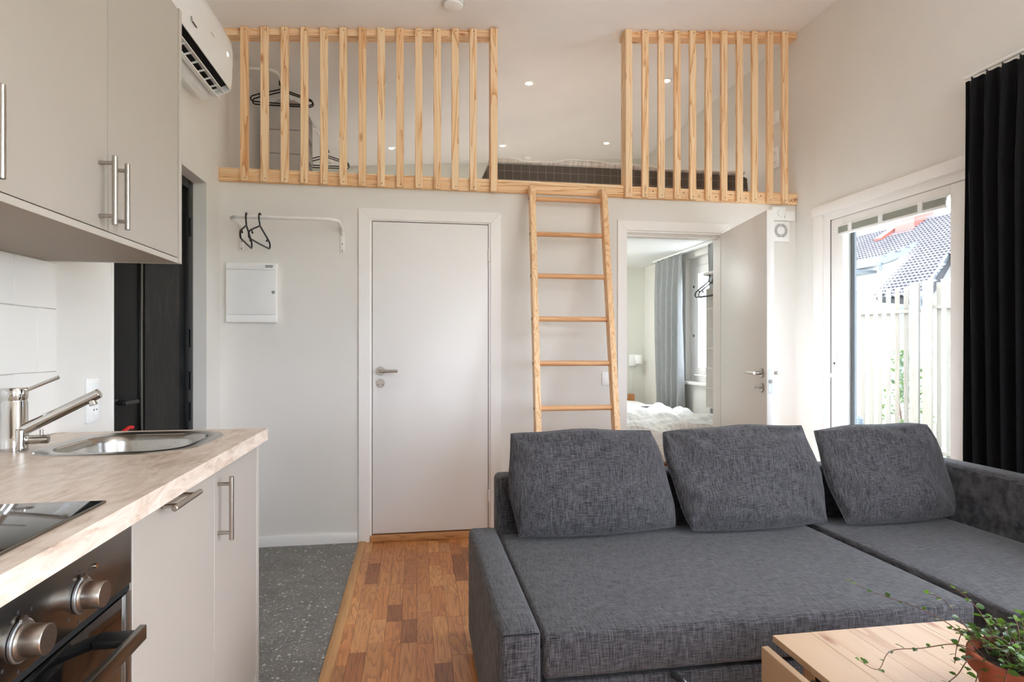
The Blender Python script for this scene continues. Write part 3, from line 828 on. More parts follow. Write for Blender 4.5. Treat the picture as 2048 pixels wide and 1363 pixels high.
# sink
def loft(bm, outs):
    rings = [[bm.verts.new((x, y, z)) for x, y in rrect(*o, 8)] for (*o, z) in outs]
    n = len(rings[0])
    for q in range(len(rings) - 1):
        for i in range(n):
            j = (i + 1) % n; bm.faces.new((rings[q][i], rings[q][j], rings[q + 1][j], rings[q + 1][i]))
    return rings
sk = thing('sink', (-0.806, 1.896, 0.925), 'stainless steel inset sink in the worktop', 'sink')
bm = bmesh.new()
r = loft(bm, [(-1.012, -0.598, 1.684, 2.106, 0.125, 0.9252), (-1.010, -0.600, 1.686, 2.104, 0.124, 0.9285), (-0.998, -0.612, 1.698, 2.092, 0.115, 0.9295), (-0.975, -0.636, 1.724, 2.064, 0.10, 0.9265)])
make('rim', bm, 'sink', sk)
bm = bmesh.new()
r = loft(bm, [(-0.975, -0.636, 1.724, 2.064, 0.10, 0.9265), (-0.968, -0.643, 1.733, 2.058, 0.095, 0.920), (-0.964, -0.648, 1.737, 2.054, 0.09, 0.905), (-0.955, -0.657, 1.746, 2.045, 0.085, 0.79), (-0.94, -0.672, 1.761, 2.03, 0.07, 0.772), (-0.87, -0.74, 1.83, 1.96, 0.04, 0.765)])
bm.faces.new(r[-1]); make('bowl', bm, 'sink', sk)
make('drain', add_lathe(bmesh.new(), [(0.0, 0.004), (0.03, 0.004), (0.036, 0.0)], (-0.806, 1.896, 0.7655), 'z', 24, False), 'chrome', sk)

# mixer tap
FXY = (-1.068, 1.800)
tp = thing('mixer_tap', (*FXY, 0.9255), 'chrome mixer tap with a long slanting spout beside the sink', 'tap')
make('tap_body', add_lathe(bmesh.new(), [(0.031, 0.0), (0.031, 0.045), (0.0303, 0.046), (0.0303, 0.128), (0.0285, 0.133), (0.0285, 0.136), (0.0305, 0.139), (0.0305, 0.166), (0.029, 0.1685), (0.0, 0.1685)], (*FXY, 0.9255), 'z', 40, False), 'chrome', tp)
lv = cyl('tap_lever', (FXY[0] + 0.012, FXY[1] + 0.004, 1.080), (FXY[0] + 0.098, FXY[1] + 0.022, 1.121), 0.0052, 'chrome', tp, seg=16, bev=0.001)
sp = cyl('spout', (FXY[0] + 0.010, FXY[1] - 0.008, 0.972), (FXY[0] + 0.205, FXY[1] + 0.010, 1.076), 0.0155, 'chrome', tp, 0.0135, 28, 0.0015)
cyl('aerator', (FXY[0] + 0.185, FXY[1] + 0.008, 1.060), (FXY[0] + 0.192, FXY[1] + 0.008, 1.043), 0.010, 'chrome', sp, seg=18, bev=0.001)
cyl('spout_reflection', (FXY[0] + 0.026, FXY[1] - 0.018, 0.9265), (FXY[0] + 0.026, FXY[1] - 0.018, 0.985), 0.011, 'chrome', tp, seg=20, bev=0.003)  # chrome stub shaped after the spout's reflection on the tap body
vk = cyl('shut_off_knob', (FXY[0] + 0.022, FXY[1], 0.953), (FXY[0] + 0.078, FXY[1] + 0.012, 0.953), 0.0125, 'chrome', tp, seg=24, bev=0.0015)
cyl('knob_pin', (FXY[0] + 0.062, FXY[1] + 0.008, 0.964), (FXY[0] + 0.062, FXY[1] + 0.008, 0.979), 0.0042, 'chrome', vk, seg=12)

# switch and socket on the left wall
def plate_x(name, y0, y1, z0, z1, x, out, label, cat='socket', group=None):
    """cover plate on a wall facing +x (out=1) or -x (out=-1)"""
    t = thing(name, (x, (y0 + y1) / 2, z0), label, cat, group)
    a, b = sorted((x, x + out * 0.010)); box('cover_plate', (a, y0, z0), (b, y1, z1), 'white', t, 0.003)
    return t
def socket_x(t, x, out, y, z, r=0.020):
    a = x + out * 0.0102
    s = make('socket_insert', add_lathe(bmesh.new(), [(r, 0.0), (r, out * 0.002), (r * 0.88, out * 0.002), (r * 0.86, out * 0.0003), (0.0, out * 0.0003)], (a, y, z), 'x', 28, False), 'white', t)
    for dy in (-0.0095, 0.0095): cyl('pin_hole', (a + out * 0.0003, y + dy, z), (a + out * 0.0012, y + dy, z), 0.003, 'print', s, seg=10)
s1 = plate_x('switch_and_socket', 2.322, 2.418, 0.932, 1.091, XL, 1, 'white light switch over a power socket behind the tap', 'switch')
box('rocker', (XL + 0.0095, 2.342, 1.018), (XL + 0.0125, 2.398, 1.072), 'white', s1, 0.002)
box('socket_surround', (XL + 0.0095, 2.340, 0.947), (XL + 0.0112, 2.400, 1.007), 'white', s1, 0.001)
socket_x(s1, XL + 0.001, 1, 2.370, 0.977)

# red extinguisher by the entrance door
fe = thing('fire_extinguisher', (-1.196, 2.70, 0.40), 'red lever of a small extinguisher beside the black entrance door', 'extinguisher')
make('cylinder', add_lathe(bmesh.new(), [(0.0, 0.0), (0.030, 0.0), (0.036, 0.012), (0.036, 0.36), (0.028, 0.40), (0.012, 0.42), (0.012, 0.44), (0.0, 0.44)], (-1.196, 2.70, 0.40), 'z', 28, False), 'red', fe)
bm = bmesh.new(); add_tube(bm, [(-1.196, 2.665, 0.838), (-1.194, 2.70, 0.856), (-1.19, 2.735, 0.866), (-1.186, 2.757, 0.862)], 0.008, 8); make('lever', bm, 'red', fe)
box('bracket', (-1.236, 2.69, 0.62), (-1.231, 2.71, 0.72), 'black', fe)
cyl('valve', (-1.196, 2.70, 0.838), (-1.196, 2.70, 0.852), 0.011, 'black', fe, seg=14)

# ------------------------------------------------------------------ air conditioner
AY0, AY1 = 2.46, 3.318
ac = thing('air_conditioner', (-1.05, 2.9, 2.487), 'white wall-mounted air conditioner above the entrance', 'air conditioner')
body = [(XL, 2.836), (-0.990, 2.836), (-0.972, 2.824), (-0.957, 2.793), (-0.953, 2.74), (-0.953, 2.67), (-0.958, 2.60), (-0.972, 2.566), (-1.055, 2.530), (-1.072, 2.497), (-1.10, 2.488), (XL, 2.516)]
make('body', add_prism(bmesh.new(), body, 'y', AY0, AY1), 'white_gloss', ac, angle=30)
fp = [(-0.968, 2.822), (-0.953, 2.793), (-0.9475, 2.74), (-0.947, 2.67), (-0.951, 2.59), (-0.957, 2.544), (-0.962, 2.546), (-0.957, 2.60), (-0.9525, 2.67), (-0.953, 2.74), (-0.958, 2.792), (-0.972, 2.820)]
make('front_panel', add_prism(bmesh.new(), fp, 'y', AY0 + 0.002, AY1 - 0.004), 'white_gloss', ac, angle=50)
for y0, y1 in ((AY1 - 0.0035, AY1 + 0.004), (AY0 - 0.004, AY0 + 0.0015)):
    make('end_cap', add_prism(bmesh.new(), [(XL, 2.836), (-0.990, 2.836), (-0.970, 2.824), (-0.954, 2.793), (-0.949, 2.74), (-0.948, 2.67), (-0.952, 2.59), (-0.959, 2.540), (-1.02, 2.510), (-1.072, 2.494), (-1.10, 2.487), (XL, 2.514)], 'y', y0, y1), 'white', ac)
make('outlet_slot', add_prism(bmesh.new(), [(-0.9725, 2.5655), (-1.0555, 2.5295), (-1.056, 2.526), (-0.968, 2.562)], 'y', AY0 + 0.02, AY1 - 0.02), 'gap_black', ac)
for k, (x, z) in enumerate(((-0.996, 2.532), (-1.034, 2.513))):
    make('louvre', add_prism(bmesh.new(), [(x - 0.018, z + 0.006), (x + 0.012, z - 0.010), (x + 0.014, z - 0.007), (x - 0.016, z + 0.009)], 'y', AY0 + 0.03, AY1 - 0.006), 'white', ac)
for k in range(9):
    y = AY0 + 0.08 + k * 0.085
    make('louvre_rib', add_prism(bmesh.new(), [(-0.990, 2.534), (-1.030, 2.519), (-1.040, 2.508), (-0.996, 2.523)], 'y', y, y + 0.004), 'white', ac)
make('flap', add_prism(bmesh.new(), [(-1.005, 2.490), (-1.045, 2.512), (-1.0455, 2.5095), (-1.006, 2.486)], 'y', AY0 + 0.03, AY1 - 0.01), 'white', ac)
lg = text('brand_lettering', 'Q', 0.024, (-0.9462, 2.738, 2.606), (HP, 0, HP), 'print', ac)
box('brand_stroke', (-0.9472, 2.752, 2.596), (-0.9458, 2.800, 2.603), 'print', ac)
text('display_digits', '21', 0.026, (-0.9460, 3.235, 2.690), (HP, 0, HP), 'digits', ac)
box('display_strip', (-0.9475, 2.98, 2.672), (-0.9462, 3.03, 2.676), 'chrome', ac)

# ------------------------------------------------------------------ loft railings
def railing(xs, x0, x1, post, label):
    t = thing('loft_railing', ((x0 + x1) / 2, YB - 0.03, 2.185), label, 'railing', 'loft railings')
    bm = bmesh.new()
    a, b = x0, x1
    add_prism(bm, [(a, zc(a) - 0.040), (b, zc(b) - 0.040), (b, zc(b) - 0.0005), (a, zc(a) - 0.0005)], 'y', YB - 0.020, YB + 0.060)
    make('top_rail', bm, 'pine_x', t)
    for x in xs:
        w = 0.0225; j = rs.uniform(-0.0015, 0.0015)
        bm = bmesh.new()
        add_prism(bm, [(x - w + j, 2.187), (x + w + j, 2.187), (x + w + j, zc(x) + 0.0010 - 0.003), (x - w + j, zc(x) - 0.003)], 'y', YB - 0.046, YB - 0.0225)
        bmesh.ops.recalc_face_normals(bm, faces=bm.faces[:])
        bmesh.ops.bevel(bm, geom=bm.edges[:], offset=0.002, segments=1, affect='EDGES')
        s = make('slat', bm, 'pine_z', t)
        for z in (2.205, zc(x) - 0.022):
            cyl('screw_head', (x + 0.003, YB - 0.0472, z), (x + 0.003, YB - 0.0459, z), 0.0032, 'print', s, seg=8)
    x = post
    bm = bmesh.new()
    add_prism(bm, [(x - 0.0225, 2.183), (x + 0.0225, 2.183), (x + 0.0225, zc(x) - 0.002), (x - 0.0225, zc(x) - 0.003)], 'y', YB - 0.055, YB - 0.0225)
    bmesh.ops.recalc_face_normals(bm, faces=bm.faces[:])
    bmesh.ops.bevel(bm, geom=bm.edges[:], offset=0.002, segments=1, affect='EDGES')
    make('end_post', bm, 'pine_z', t)
    bm = bmesh.new()
    add_prism(bm, [(x - 0.0205, 2.270), (x + 0.0205, 2.270), (x + 0.0205, zc(x) - 0.041), (x - 0.0205, zc(x) - 0.041)], 'y', YB - 0.0222, YB + 0.045)
    make('post_back', bm, 'pine_z', t)
    return t
railing([-1.004 + 0.1134 * k for k in range(13)], XL + 0.002, 0.512, 0.486, 'pine slat railing along the loft edge above the closed door')
railing([1.492 + 0.1118 * k for k in range(10)], 1.352, XR - 0.002, 1.376, 'pine slat railing along the loft edge beside the patio wall')

# ladder leaning on the loft edge
lad = thing('ladder', (0.92, 3.2, 0.0), 'pine ladder with round rungs leaning on the loft edge', 'ladder')
def lY(z): return 3.13 + 0.276 * z
def stile(xb, xt):
    bm = bmesh.new()
    w, d = 0.034, 0.066
    vs = []
    for z, x in ((0.0, xb), (2.215, xt)):
        y = lY(z) - 0.006
        vs.append([bm.verts.new((x + a * w / 2, y + b * d / 2 + (0.0 if z == 0 else -0.018), z)) for a, b in ((-1, -1), (1, -1), (1, 1), (-1, 1))])
    bm.faces.new(vs[0][::-1]); bm.faces.new(vs[1])
    for i in range(4):
        j = (i + 1) % 4; bm.faces.new((vs[0][i], vs[0][j], vs[1][j], vs[1][i]))
    bmesh.ops.recalc_face_normals(bm, faces=bm.faces[:])
    bmesh.ops.bevel(bm, geom=bm.edges[:], offset=0.003, segments=2, affect='EDGES')
    return make('stile', bm, 'pine_z', lad)
def xlft(z): return 0.672 + 0.029 * z
def xrgt(z): return 1.106 + 0.034 * z
stile(xlft(0) - 0.012, xlft(2.2) - 0.012); stile(xrgt(0) + 0.012, xrgt(2.2) + 0.012)
for z in (2.140, 1.905, 1.636, 1.370, 1.106, 0.850, 0.585, 0.32):
    y = lY(z) - 0.008
    rg = cyl('rung', (xlft(z) - 0.014, y, z), (xrgt(z) + 0.014, y, z), 0.0155, 'rung', lad, seg=18)
    cyl('rung_peg', (xlft(z) - 0.0305, y, z), (xlft(z) - 0.0275, y, z), 0.009, 'print', rg, seg=12)
for x in (xlft(2.2) - 0.012, xrgt(2.2) + 0.012):
    boxes('hook_plate', [((x - 0.011, YB - 0.0665, 2.190), (x + 0.011, YB - 0.0655 + 0.001, 2.222)), ((x - 0.011, YB - 0.066, 2.221), (x + 0.011, YB - 0.0225, 2.2235))], 'zinc', lad)

# ------------------------------------------------------------------ hangers and clothes rails
def hanger(hook_top, th, label, group, w=0.205, tilt=0.0, pr=0.0042):
    """plastic hanger hanging in the vertical plane at angle th about z; hook_top = top of the rail it hangs on"""
    hx, hy, hz = hook_top
    R = Matrix.Rotation(th, 3, 'Z') @ Matrix.Rotation(tilt, 3, 'Y')
    def Pt(s, z): return Vector((hx, hy, hz)) + R @ Vector((s, 0, z))
    t = thing('clothes_hanger', (hx, hy, hz - 0.19), label, 'hanger', group)
    # hook
    pts = []
    for k in range(11):
        a = math.radians(-40 + 220 * k / 10)
        pts.append(Pt(0.017 * math.cos(a), -0.012 + 0.017 * math.sin(a)))
    pts += [Pt(-0.016, -0.035), Pt(-0.004, -0.052), Pt(0, -0.066)]
    make('hook', add_tube(bmesh.new(), pts, pr, 8), 'black_soft', t, angle=70)
    fr = [Pt(0, -0.064), Pt(0.03, -0.075), Pt(w * 0.75, -0.112), Pt(w - 0.008, -0.128), Pt(w + 0.002, -0.142), Pt(w - 0.002, -0.158), Pt(w - 0.016, -0.166), Pt(0.0, -0.168)]
    fl = [Pt(-(p0), z) for p0, z in ((w - 0.016, -0.166), (w - 0.002, -0.158), (w + 0.002, -0.142), (w - 0.008, -0.128), (w * 0.75, -0.112), (0.03, -0.075))]
    make('frame', add_tube(bmesh.new(), fr + fl, pr * 1.15, 8, True), 'black_soft', t, angle=70)
    for sg in (-1, 1):
        c = Pt(sg * (w * 0.72), -0.112)
        pp = [c, Pt(sg * (w * 0.72), -0.124), Pt(sg * (w * 0.72 - 0.004), -0.131), Pt(sg * (w * 0.72 - 0.011), -0.130), Pt(sg * (w * 0.72 - 0.014), -0.123)]
        make('strap_hook', add_tube(bmesh.new(), pp, pr * 0.8, 6), 'black_soft', t, angle=70)
    return t

def rail_on_wall(label, wall, a0, a1, zr, out, face, sgn):
    """clothes rail: wall 'x' = bar along x on a wall facing -y/+y (sgn); wall 'y' = bar along y on a wall facing +x"""
    def P(a, o, z): return (a, face + sgn * o, z) if wall == 'x' else (face + sgn * o, a, z)
    t = thing('clothes_rail', P((a0 + a1) / 2, 0.0, zr - 0.15), label, 'clothes rail')
    r = 0.06; pts = [P(a0, 0.006, zr - 0.045), P(a0, 0.012, zr - 0.02), P(a0, 0.03, zr - 0.004), P(a0, 0.05, zr)]
    for k in range(7):
        q = math.radians(90 * k / 6); pts.append(P(a0 + r - r * math.cos(q), out - r + r * math.sin(q), zr))
    for k in range(7):
        q = math.radians(90 * k / 6); pts.append(P(a1 - r + r * math.sin(q), out - r + r * math.cos(q), zr))
    pts += [P(a1, 0.05, zr), P(a1, 0.03, zr - 0.004), P(a1, 0.012, zr - 0.02), P(a1, 0.006, zr - 0.045)]
    make('bar', add_tube(bmesh.new(), pts, 0.0105, 14), 'white_metal', t, angle=70)
    for a in (a0, a1):
        lo = P(a - 0.013, 0.0, zr - 0.152); hi = P(a + 0.013, 0.006, zr - 0.03)
        lo, hi = [min(p, q) for p, q in zip(lo, hi)], [max(p, q) for p, q in zip(lo, hi)]
        b = box('bracket', lo, hi, 'white_metal', t, 0.002)
        for z in (zr - 0.14, zr - 0.098):
            cyl('screw', P(a, 0.006, z), P(a, 0.0075, z), 0.0035, 'print', b, seg=8)
    return t
rail_on_wall('white clothes rail with two hangers beside the closed door', 'x', -1.030, -0.446, 1.932, 0.25, YB, -1)
hanger((-0.938, 3.54, 1.948), HP + 0.10, 'black hanger nearest the corner on the lower clothes rail', 'hangers on the lower rail', 0.185)
hanger((-0.866, 3.54, 1.948), HP - 0.06, 'second black hanger from the corner on the lower clothes rail', 'hangers on the lower rail', 0.185)

# fuse box
fb = thing('fuse_box', (-0.969, YB - 0.02, 1.348), 'white plastic fuse box on the wall below the clothes rail', 'fuse box')
box('housing', (-1.114, YB - 0.024, 1.348), (-0.824, YB, 1.706), 'white', fb, 0.004)
dr = box('cover_door', (-1.111, YB - 0.031, 1.396), (-0.827, YB - 0.0245, 1.662), 'white_gloss', fb, 0.003)
box('top_cover', (-1.111, YB - 0.030, 1.664), (-0.827, YB - 0.0245, 1.703), 'white', fb, 0.003)
box('bottom_cover', (-1.111, YB - 0.030, 1.351), (-0.827, YB - 0.0245, 1.394), 'white', fb, 0.003)
cyl('door_button', (-0.843, YB - 0.031, 1.530), (-0.843, YB - 0.034, 1.530), 0.010, 'zinc', dr, seg=24, bev=0.001)
bm = bmesh.new()
rl = random.Random(5)
for zt_, hh in ((1.6885, 0.0058), (1.6795, 0.0050)):
    x = -0.889
    while x < -0.848:
        w_ = rl.choice((0.0026, 0.0034, 0.0042)); add_box(bm, (x, YB - 0.0306, zt_ - hh / 2), (x + w_, YB - 0.0299, zt_ + hh / 2)); x += w_ + 0.0011
make('lettering', bm, 'print', fb, False)

# switch beside the ladder
s2 = thing('light_switch', (1.252, YB, 0.952), 'white double light switch behind the ladder', 'switch')
box('cover_plate', (1.206, YB - 0.010, 0.952), (1.302, YB, 1.036), 'white', s2, 0.003)
box('rocker', (1.217, YB - 0.0125, 0.963), (1.2535, YB - 0.0095, 1.025), 'white', s2, 0.002)
box('rocker', (1.2545, YB - 0.0125, 0.963), (1.291, YB - 0.0095, 1.025), 'white', s2, 0.002)

# exhaust fan with control box
fan = thing('exhaust_fan', (2.475, YB, 1.928), 'square white exhaust fan with round slatted grille', 'fan')
box('housing', (2.405, YB - 0.022, 1.928), (2.548, YB, 2.069), 'white', fan, 0.005)
box('recess', (2.4805 - 0.048, YB - 0.0225, 2.0035 - 0.048), (2.4805 + 0.048, YB - 0.0215, 2.0035 + 0.048), 'white', fan)
for k in range(13):
    z = 2.0035 + (k - 6) * 0.0072; h = math.sqrt(max(0, 0.049 ** 2 - (z - 2.0035) ** 2)); hi_ = math.sqrt(max(0, 0.027 ** 2 - (z - 2.0035) ** 2))
    for sg in (-1, 1):
        a, b = sorted((2.4805 + sg * (hi_ + 0.002), 2.4805 + sg * h))
        if b - a > 0.004: box('grille_slot', (a, YB - 0.0232, z - 0.0016), (b, YB - 0.0224, z + 0.0016), 'print', fan)
bx = box('ceiling_sensor', (2.0, 0, 0), (2.1, 0.1, 0.1), 'white', fan); bpy.data.objects.remove(bx)
tag(box('junction_box', (2.512, YB - 0.030, 2.0705), (2.585, YB, 2.140), 'white', None, 0.006), 'small blank white junction box above the exhaust fan', 'junction box')
th = thing('thermostat', (2.470, YB - 0.02, 2.0705), 'white box with round dial above the exhaust fan', 'thermostat')
box('housing', (2.405, YB - 0.042, 2.0705), (2.508, YB, 2.164), 'white', th, 0.008, 3)
cyl('dial', (2.4635, YB - 0.042, 2.119), (2.4635, YB - 0.050, 2.119), 0.024, 'white', th, seg=32, bev=0.002)
box('dial_mark', (2.495, YB - 0.0428, 2.086), (2.4965, YB - 0.0415, 2.103), 'print', th)

# unseen glowing paper globe, added above the viewer as fill light
pd = thing('fill_lamp', (1.95, -0.1, 2.20), 'added fill lamp shaped as a round paper pendant, out of view', 'lamp')
make('fill_shade', add_lathe(bmesh.new(), [(0.25 * math.sin(math.pi * k / 20), -0.25 * math.cos(math.pi * k / 20)) for k in range(1, 20)], (1.95, -0.1, 2.45), 'z', 36, True), 'fill_shade', pd)
tube('flex', [(1.95, -0.1, 2.695), (1.95, -0.1, zc(1.95) - 0.03)], 0.004, 'white', pd, 8)
make('ceiling_rose', add_lathe(bmesh.new(), [(0.0, 0.0), (0.05, 0.0), (0.045, -0.03), (0.0, -0.034)], (1.95, -0.1, zc(1.95) - 0.004), 'z', 24, False), 'white', pd)

# ------------------------------------------------------------------ loft contents
LZ = 2.255
mt = thing('mattress', (1.44, 4.55, LZ), 'dark brown checked mattress lying on the loft', 'mattress')
MX0, MX1, MY0, MY1, MZ = 0.455, 2.43, 4.10, 5.00, 2.462
bm = bmesh.new()
poly = [(MX0 - 0.035, LZ), (MX1, LZ), (MX1 + 0.006, LZ + 0.08), (MX1 - 0.006, MZ - 0.01), (MX1 - 0.03, MZ), (1.3, MZ + 0.012), (MX0 + 0.06, MZ + 0.006), (MX0 + 0.035, MZ - 0.01), (MX0 - 0.01, LZ + 0.10)]
add_prism(bm, poly, 'y', MY0, MY1)
make('cover', bm, 'mattress', mt)
tp_ = thing('mattress_topper', (1.45, 4.5, MZ), 'thin pale quilted topper on the dark loft mattress', 'topper')
bm = bmesh.new()
NX = 48
def top_z(x, y): return MZ + 0.046 + 0.012 * math.sin(x * 5.2 + 1.0) + 0.006 * math.sin(x * 13 + y * 3) + 0.004 * math.sin(x * 31) - 0.010 * (x - 1.4)
rows = []
for q, (yy, kind) in enumerate(((MY0 - 0.004, 'b'), (MY0 - 0.020, 'm'), (MY0 - 0.006, 't'), (MY0 + 0.04, 't'), (MY1 - 0.04, 't'), (MY1, 'b'))):
    row = []
    for i in range(NX + 1):
        x = MX0 + 0.05 + (MX1 - MX0 - 0.08) * i / NX
        zt = top_z(x, yy)
        zb = MZ + 0.014
        z = {'b': zb, 'm': (zt + zb) / 2, 't': zt}[kind]
        row.append(bm.verts.new((x, yy + 0.008 * math.sin(x * 9), z)))
    rows.append(row)
for q in range(len(rows)):
    A, B = rows[q], rows[(q + 1) % len(rows)]
    for i in range(NX): bm.faces.new((A[i], A[i + 1], B[i + 1], B[i]))
bm.faces.new([r_[0] for r_ in rows]); bm.faces.new([r_[-1] for r_ in rows][::-1])
make('quilt', bm, 'topper', tp_, angle=60)
bm = bmesh.new(); add_tube(bm, [(MX0 + 0.05 + (MX1 - MX0 - 0.08) * i / NX, MY0 - 0.012 + 0.008 * math.sin((MX0 + 0.05 + (MX1 - MX0 - 0.08) * i / NX) * 9), top_z(MX0 + 0.05 + (MX1 - MX0 - 0.08) * i / NX, MY0) - 0.003) for i in range(NX + 1)], 0.004, 6)
make('piping', bm, 'linen', tp_)
box('care_tag', (0.745, MY0 - 0.024, MZ + 0.042), (0.785, MY0 - 0.021, MZ + 0.060), 'linen', tp_)

rail_on_wall('white clothes rail high on the loft side wall', 'y', 4.215, 5.10, 3.062, 0.225, XL, 1)
hanger((-0.930, 4.40, 3.078), 0.03, 'black hanger in front on the loft clothes rail', 'hangers on the loft rail')
hanger((-0.930, 4.44, 3.078), -0.02, 'black hanger just behind the front one on the loft rail', 'hangers on the loft rail')
rail_on_wall('white clothes rail at the far end of the loft', 'y', 5.30, 6.30, 3.066, 0.315, XL, 1)
hanger((-0.84, 5.86, 3.082), 0.02, 'nearer black hanger at the far end of the loft', 'hangers at the far loft end')
hanger((-0.84, 5.93, 3.082), -0.03, 'farther black hanger at the far end of the loft', 'hangers at the far loft end')

def organizer(x0, x1, y0, y1, ztop, zbot, n, side, label):
    """hanging fabric shelf: back, top, shelves, front and one open side ('+x' or '-x'); checks on the fabric"""
    t = thing('hanging_organizer', ((x0 + x1) / 2, (y0 + y1) / 2, zbot), label, 'organizer', 'hanging organizers')
    h = (ztop - zbot) / n
    for k in range(n):
        z = zbot + k * h
        box('front_panel', (x0, y0, z + 0.003), (x1, y0 + 0.004, z + h - 0.003), 'organizer', t, 0.001, 1)
        box('shelf', (x0, y0 + 0.004, z), (x1, y1, z + 0.005), 'organizer', t)
        # sagging gusset at the open side
        bm = bmesh.new()
        xs_ = x1 if side == '+x' else x0
        add_prism(bm, [(y0 + 0.004, z + 0.005), (y1 - 0.004, z + 0.005), (y1 - 0.004, z + h * 0.25), (y0 + 0.004, z + h * 0.98)], 'x', xs_ - (0.003 if side == '+x' else 0.0), xs_ + (0.0 if side == '+x' else 0.003))
        make('side_gusset', bm, 'organizer', t)
    box('back_panel', (x0, y1 - 0.004, zbot), (x1, y1, ztop), 'organizer', t)
    xo = x0 if side == '+x' else x1
    box('side_panel', (xo - (0.0 if side == '+x' else 0.003), y0 + 0.004, zbot), (xo + (0.003 if side == '+x' else 0.0), y1 - 0.004, ztop), 'organizer', t)
    if side == '+x':
        for k in range(n + 1):
            z = zbot + k * h
            box('seam_band', (xo - 0.004, y0, z - 0.004), (xo, y1, z + 0.004), 'topper', t)
    # peaked top with two straps to the rail
    xm = (x0 + x1) / 2
    bm = bmesh.new(); add_prism(bm, [(x0, ztop), (x1, ztop), (xm + 0.05, ztop + 0.045), (xm - 0.05, ztop + 0.045)], 'y', y0, y1); make('top_panel', bm, 'organizer', t)
    return t, xm
o1, xm = organizer(-1.050, -0.800, 4.55, 4.86, 2.955, LZ + 0.004, 4, '+x', 'pale checked hanging organizer behind the hangers on the loft')
bm = bmesh.new(); add_tube(bm, [(-0.93, 4.70, 2.99), (-0.93, 4.70, 3.048)], 0.012, 8); make('hanging_strap', bm, 'organizer', o1)

# sockets on the loft side of the right wall
s3 = plate_x('power_socket', 3.975, 4.055, 2.510, 2.660, XR, -1, 'white double power socket on the loft wall beside the railing', 'socket')
socket_x(s3, XR - 0.001, -1, 4.015, 2.620, 0.024); socket_x(s3, XR - 0.001, -1, 4.015, 2.552, 0.024)
s4 = plate_x('light_switch', 3.970, 4.060, 2.835, 2.925, XR, -1, 'white light switch high on the loft wall beside the railing', 'switch')
box('rocker', (XR - 0.0125, 3.985, 2.850), (XR - 0.0095, 4.045, 2.910), 'white', s4, 0.002)

# recessed downlights in the loft ceiling
def downlight(x, y, lit, label):
    z = zc(x)
    t = thing('downlight', (x, y, z), label, 'downlight', 'recessed loft downlights')
    make('trim_ring', add_lathe(bmesh.new(), [(0.040, 0.002), (0.043, -0.003), (0.041, -0.007), (0.026, -0.0050), (0.025, 0.001)], (x, y, z - 0.0005), 'z', 32, False), 'white', t)
    make('lamp', add_lathe(bmesh.new(), [(0.0252, -0.0030), (0.016, -0.0042), (0.0, -0.0045)], (x, y, z - 0.0005), 'z', 28, False), 'bulb' if lit else 'zinc', t)
    if lit:
        d = bpy.data.lights.new('downlight_glow', 'SPOT'); d.energy = 4.6; d.color = (1.0, 0.94, 0.90); d.shadow_soft_size = 0.03; d.spot_size = math.radians(120); d.spot_blend = 0.8
        l = bpy.data.objects.new('downlight_glow', d); COL.objects.link(l); l.parent = t; l.location = (0, 0, -0.02)
for x, y, lit, lb in ((0.863, 4.543, 1, 'lit downlight in the middle of the near loft row'), (1.974, 4.512, 1, 'lit downlight behind the right railing'), (1.961, 5.994, 1, 'lit downlight above the right half of the mattress, far row'), (0.866, 5.999, 1, 'lit downlight above the left end of the mattress, far row'), (-0.238, 5.999, 1, 'lit downlight seen low between the left railing slats'), (-0.254, 4.546, 0, 'dark downlight seen high between the left railing slats')):
    downlight(x, y, lit, lb)
# smoke detector
sx, sy = 0.213, 3.455
sd = thing('smoke_detector', (sx, sy, zc(sx)), 'round white smoke detector on the ceiling', 'smoke detector')
make('housing', add_lathe(bmesh.new(), [(0.058, 0.0), (0.060, -0.006), (0.060, -0.014), (0.052, -0.030), (0.030, -0.036), (0.0, -0.036)], (sx, sy, zc(sx) - 0.002), 'z', 40, False), 'white', sd)
make('vent_ring', add_lathe(bmesh.new(), [(0.0595, -0.0155), (0.0605, -0.017), (0.0580, -0.0195)], (sx, sy, zc(sx) - 0.002), 'z', 40, False), 'zinc', sd)
cyl('test_button', (sx, sy - 0.012, zc(sx) - 0.0375), (sx, sy - 0.012, zc(sx) - 0.0395), 0.012, 'white', sd, seg=20)

# ------------------------------------------------------------------ sofa
def cushion_box(name, lo, hi, bev, mat, parent, puff=0.0, seg=4, n=14):
    """upholstered block: rounded box with a softly crowned top"""
    bm = bmesh.new()
    add_box(bm, lo, hi, bev, seg)
    if puff:
        bmesh.ops.subdivide_edges(bm, edges=[e for e in bm.edges if e.calc_length() > 0.12], cuts=n, use_grid_fill=True)
        cx, cy = (lo[0] + hi[0]) / 2, (lo[1] + hi[1]) / 2; hx, hy = (hi[0] - lo[0]) / 2, (hi[1] - lo[1]) / 2
        for v in bm.verts:
            if v.co.z > hi[2] - bev * 1.1:
                a = max(0, 1 - ((v.co.x - cx) / hx) ** 2); b = max(0, 1 - ((v.co.y - cy) / hy) ** 2)
                v.co.z += puff * (a * b) ** 0.5 + 0.0012 * math.sin(v.co.x * 23 + v.co.y * 9) * a * b
    return make(name, bm, mat, parent, angle=60)
SX0, SX1, SY0, SY1 = 0.212, 2.50, 1.545, 2.56
sf = thing('corner_sofa', (1.35, 1.7, 0.0), 'dark grey fabric corner sofa with chaise in front of the ladder', 'sofa')
cushion_box('armrest', (SX0, 1.535, 0.03), (0.326, 2.455, 0.462), 0.022, 'sofa', sf, 0.004)
make('arm_seam', add_tube(bmesh.new(), [(SX0 + 0.012, 1.5365, 0.452), (0.26, 1.5355, 0.4535), (0.318, 1.5365, 0.452)], 0.0022, 6), 'sofa_dark', sf)
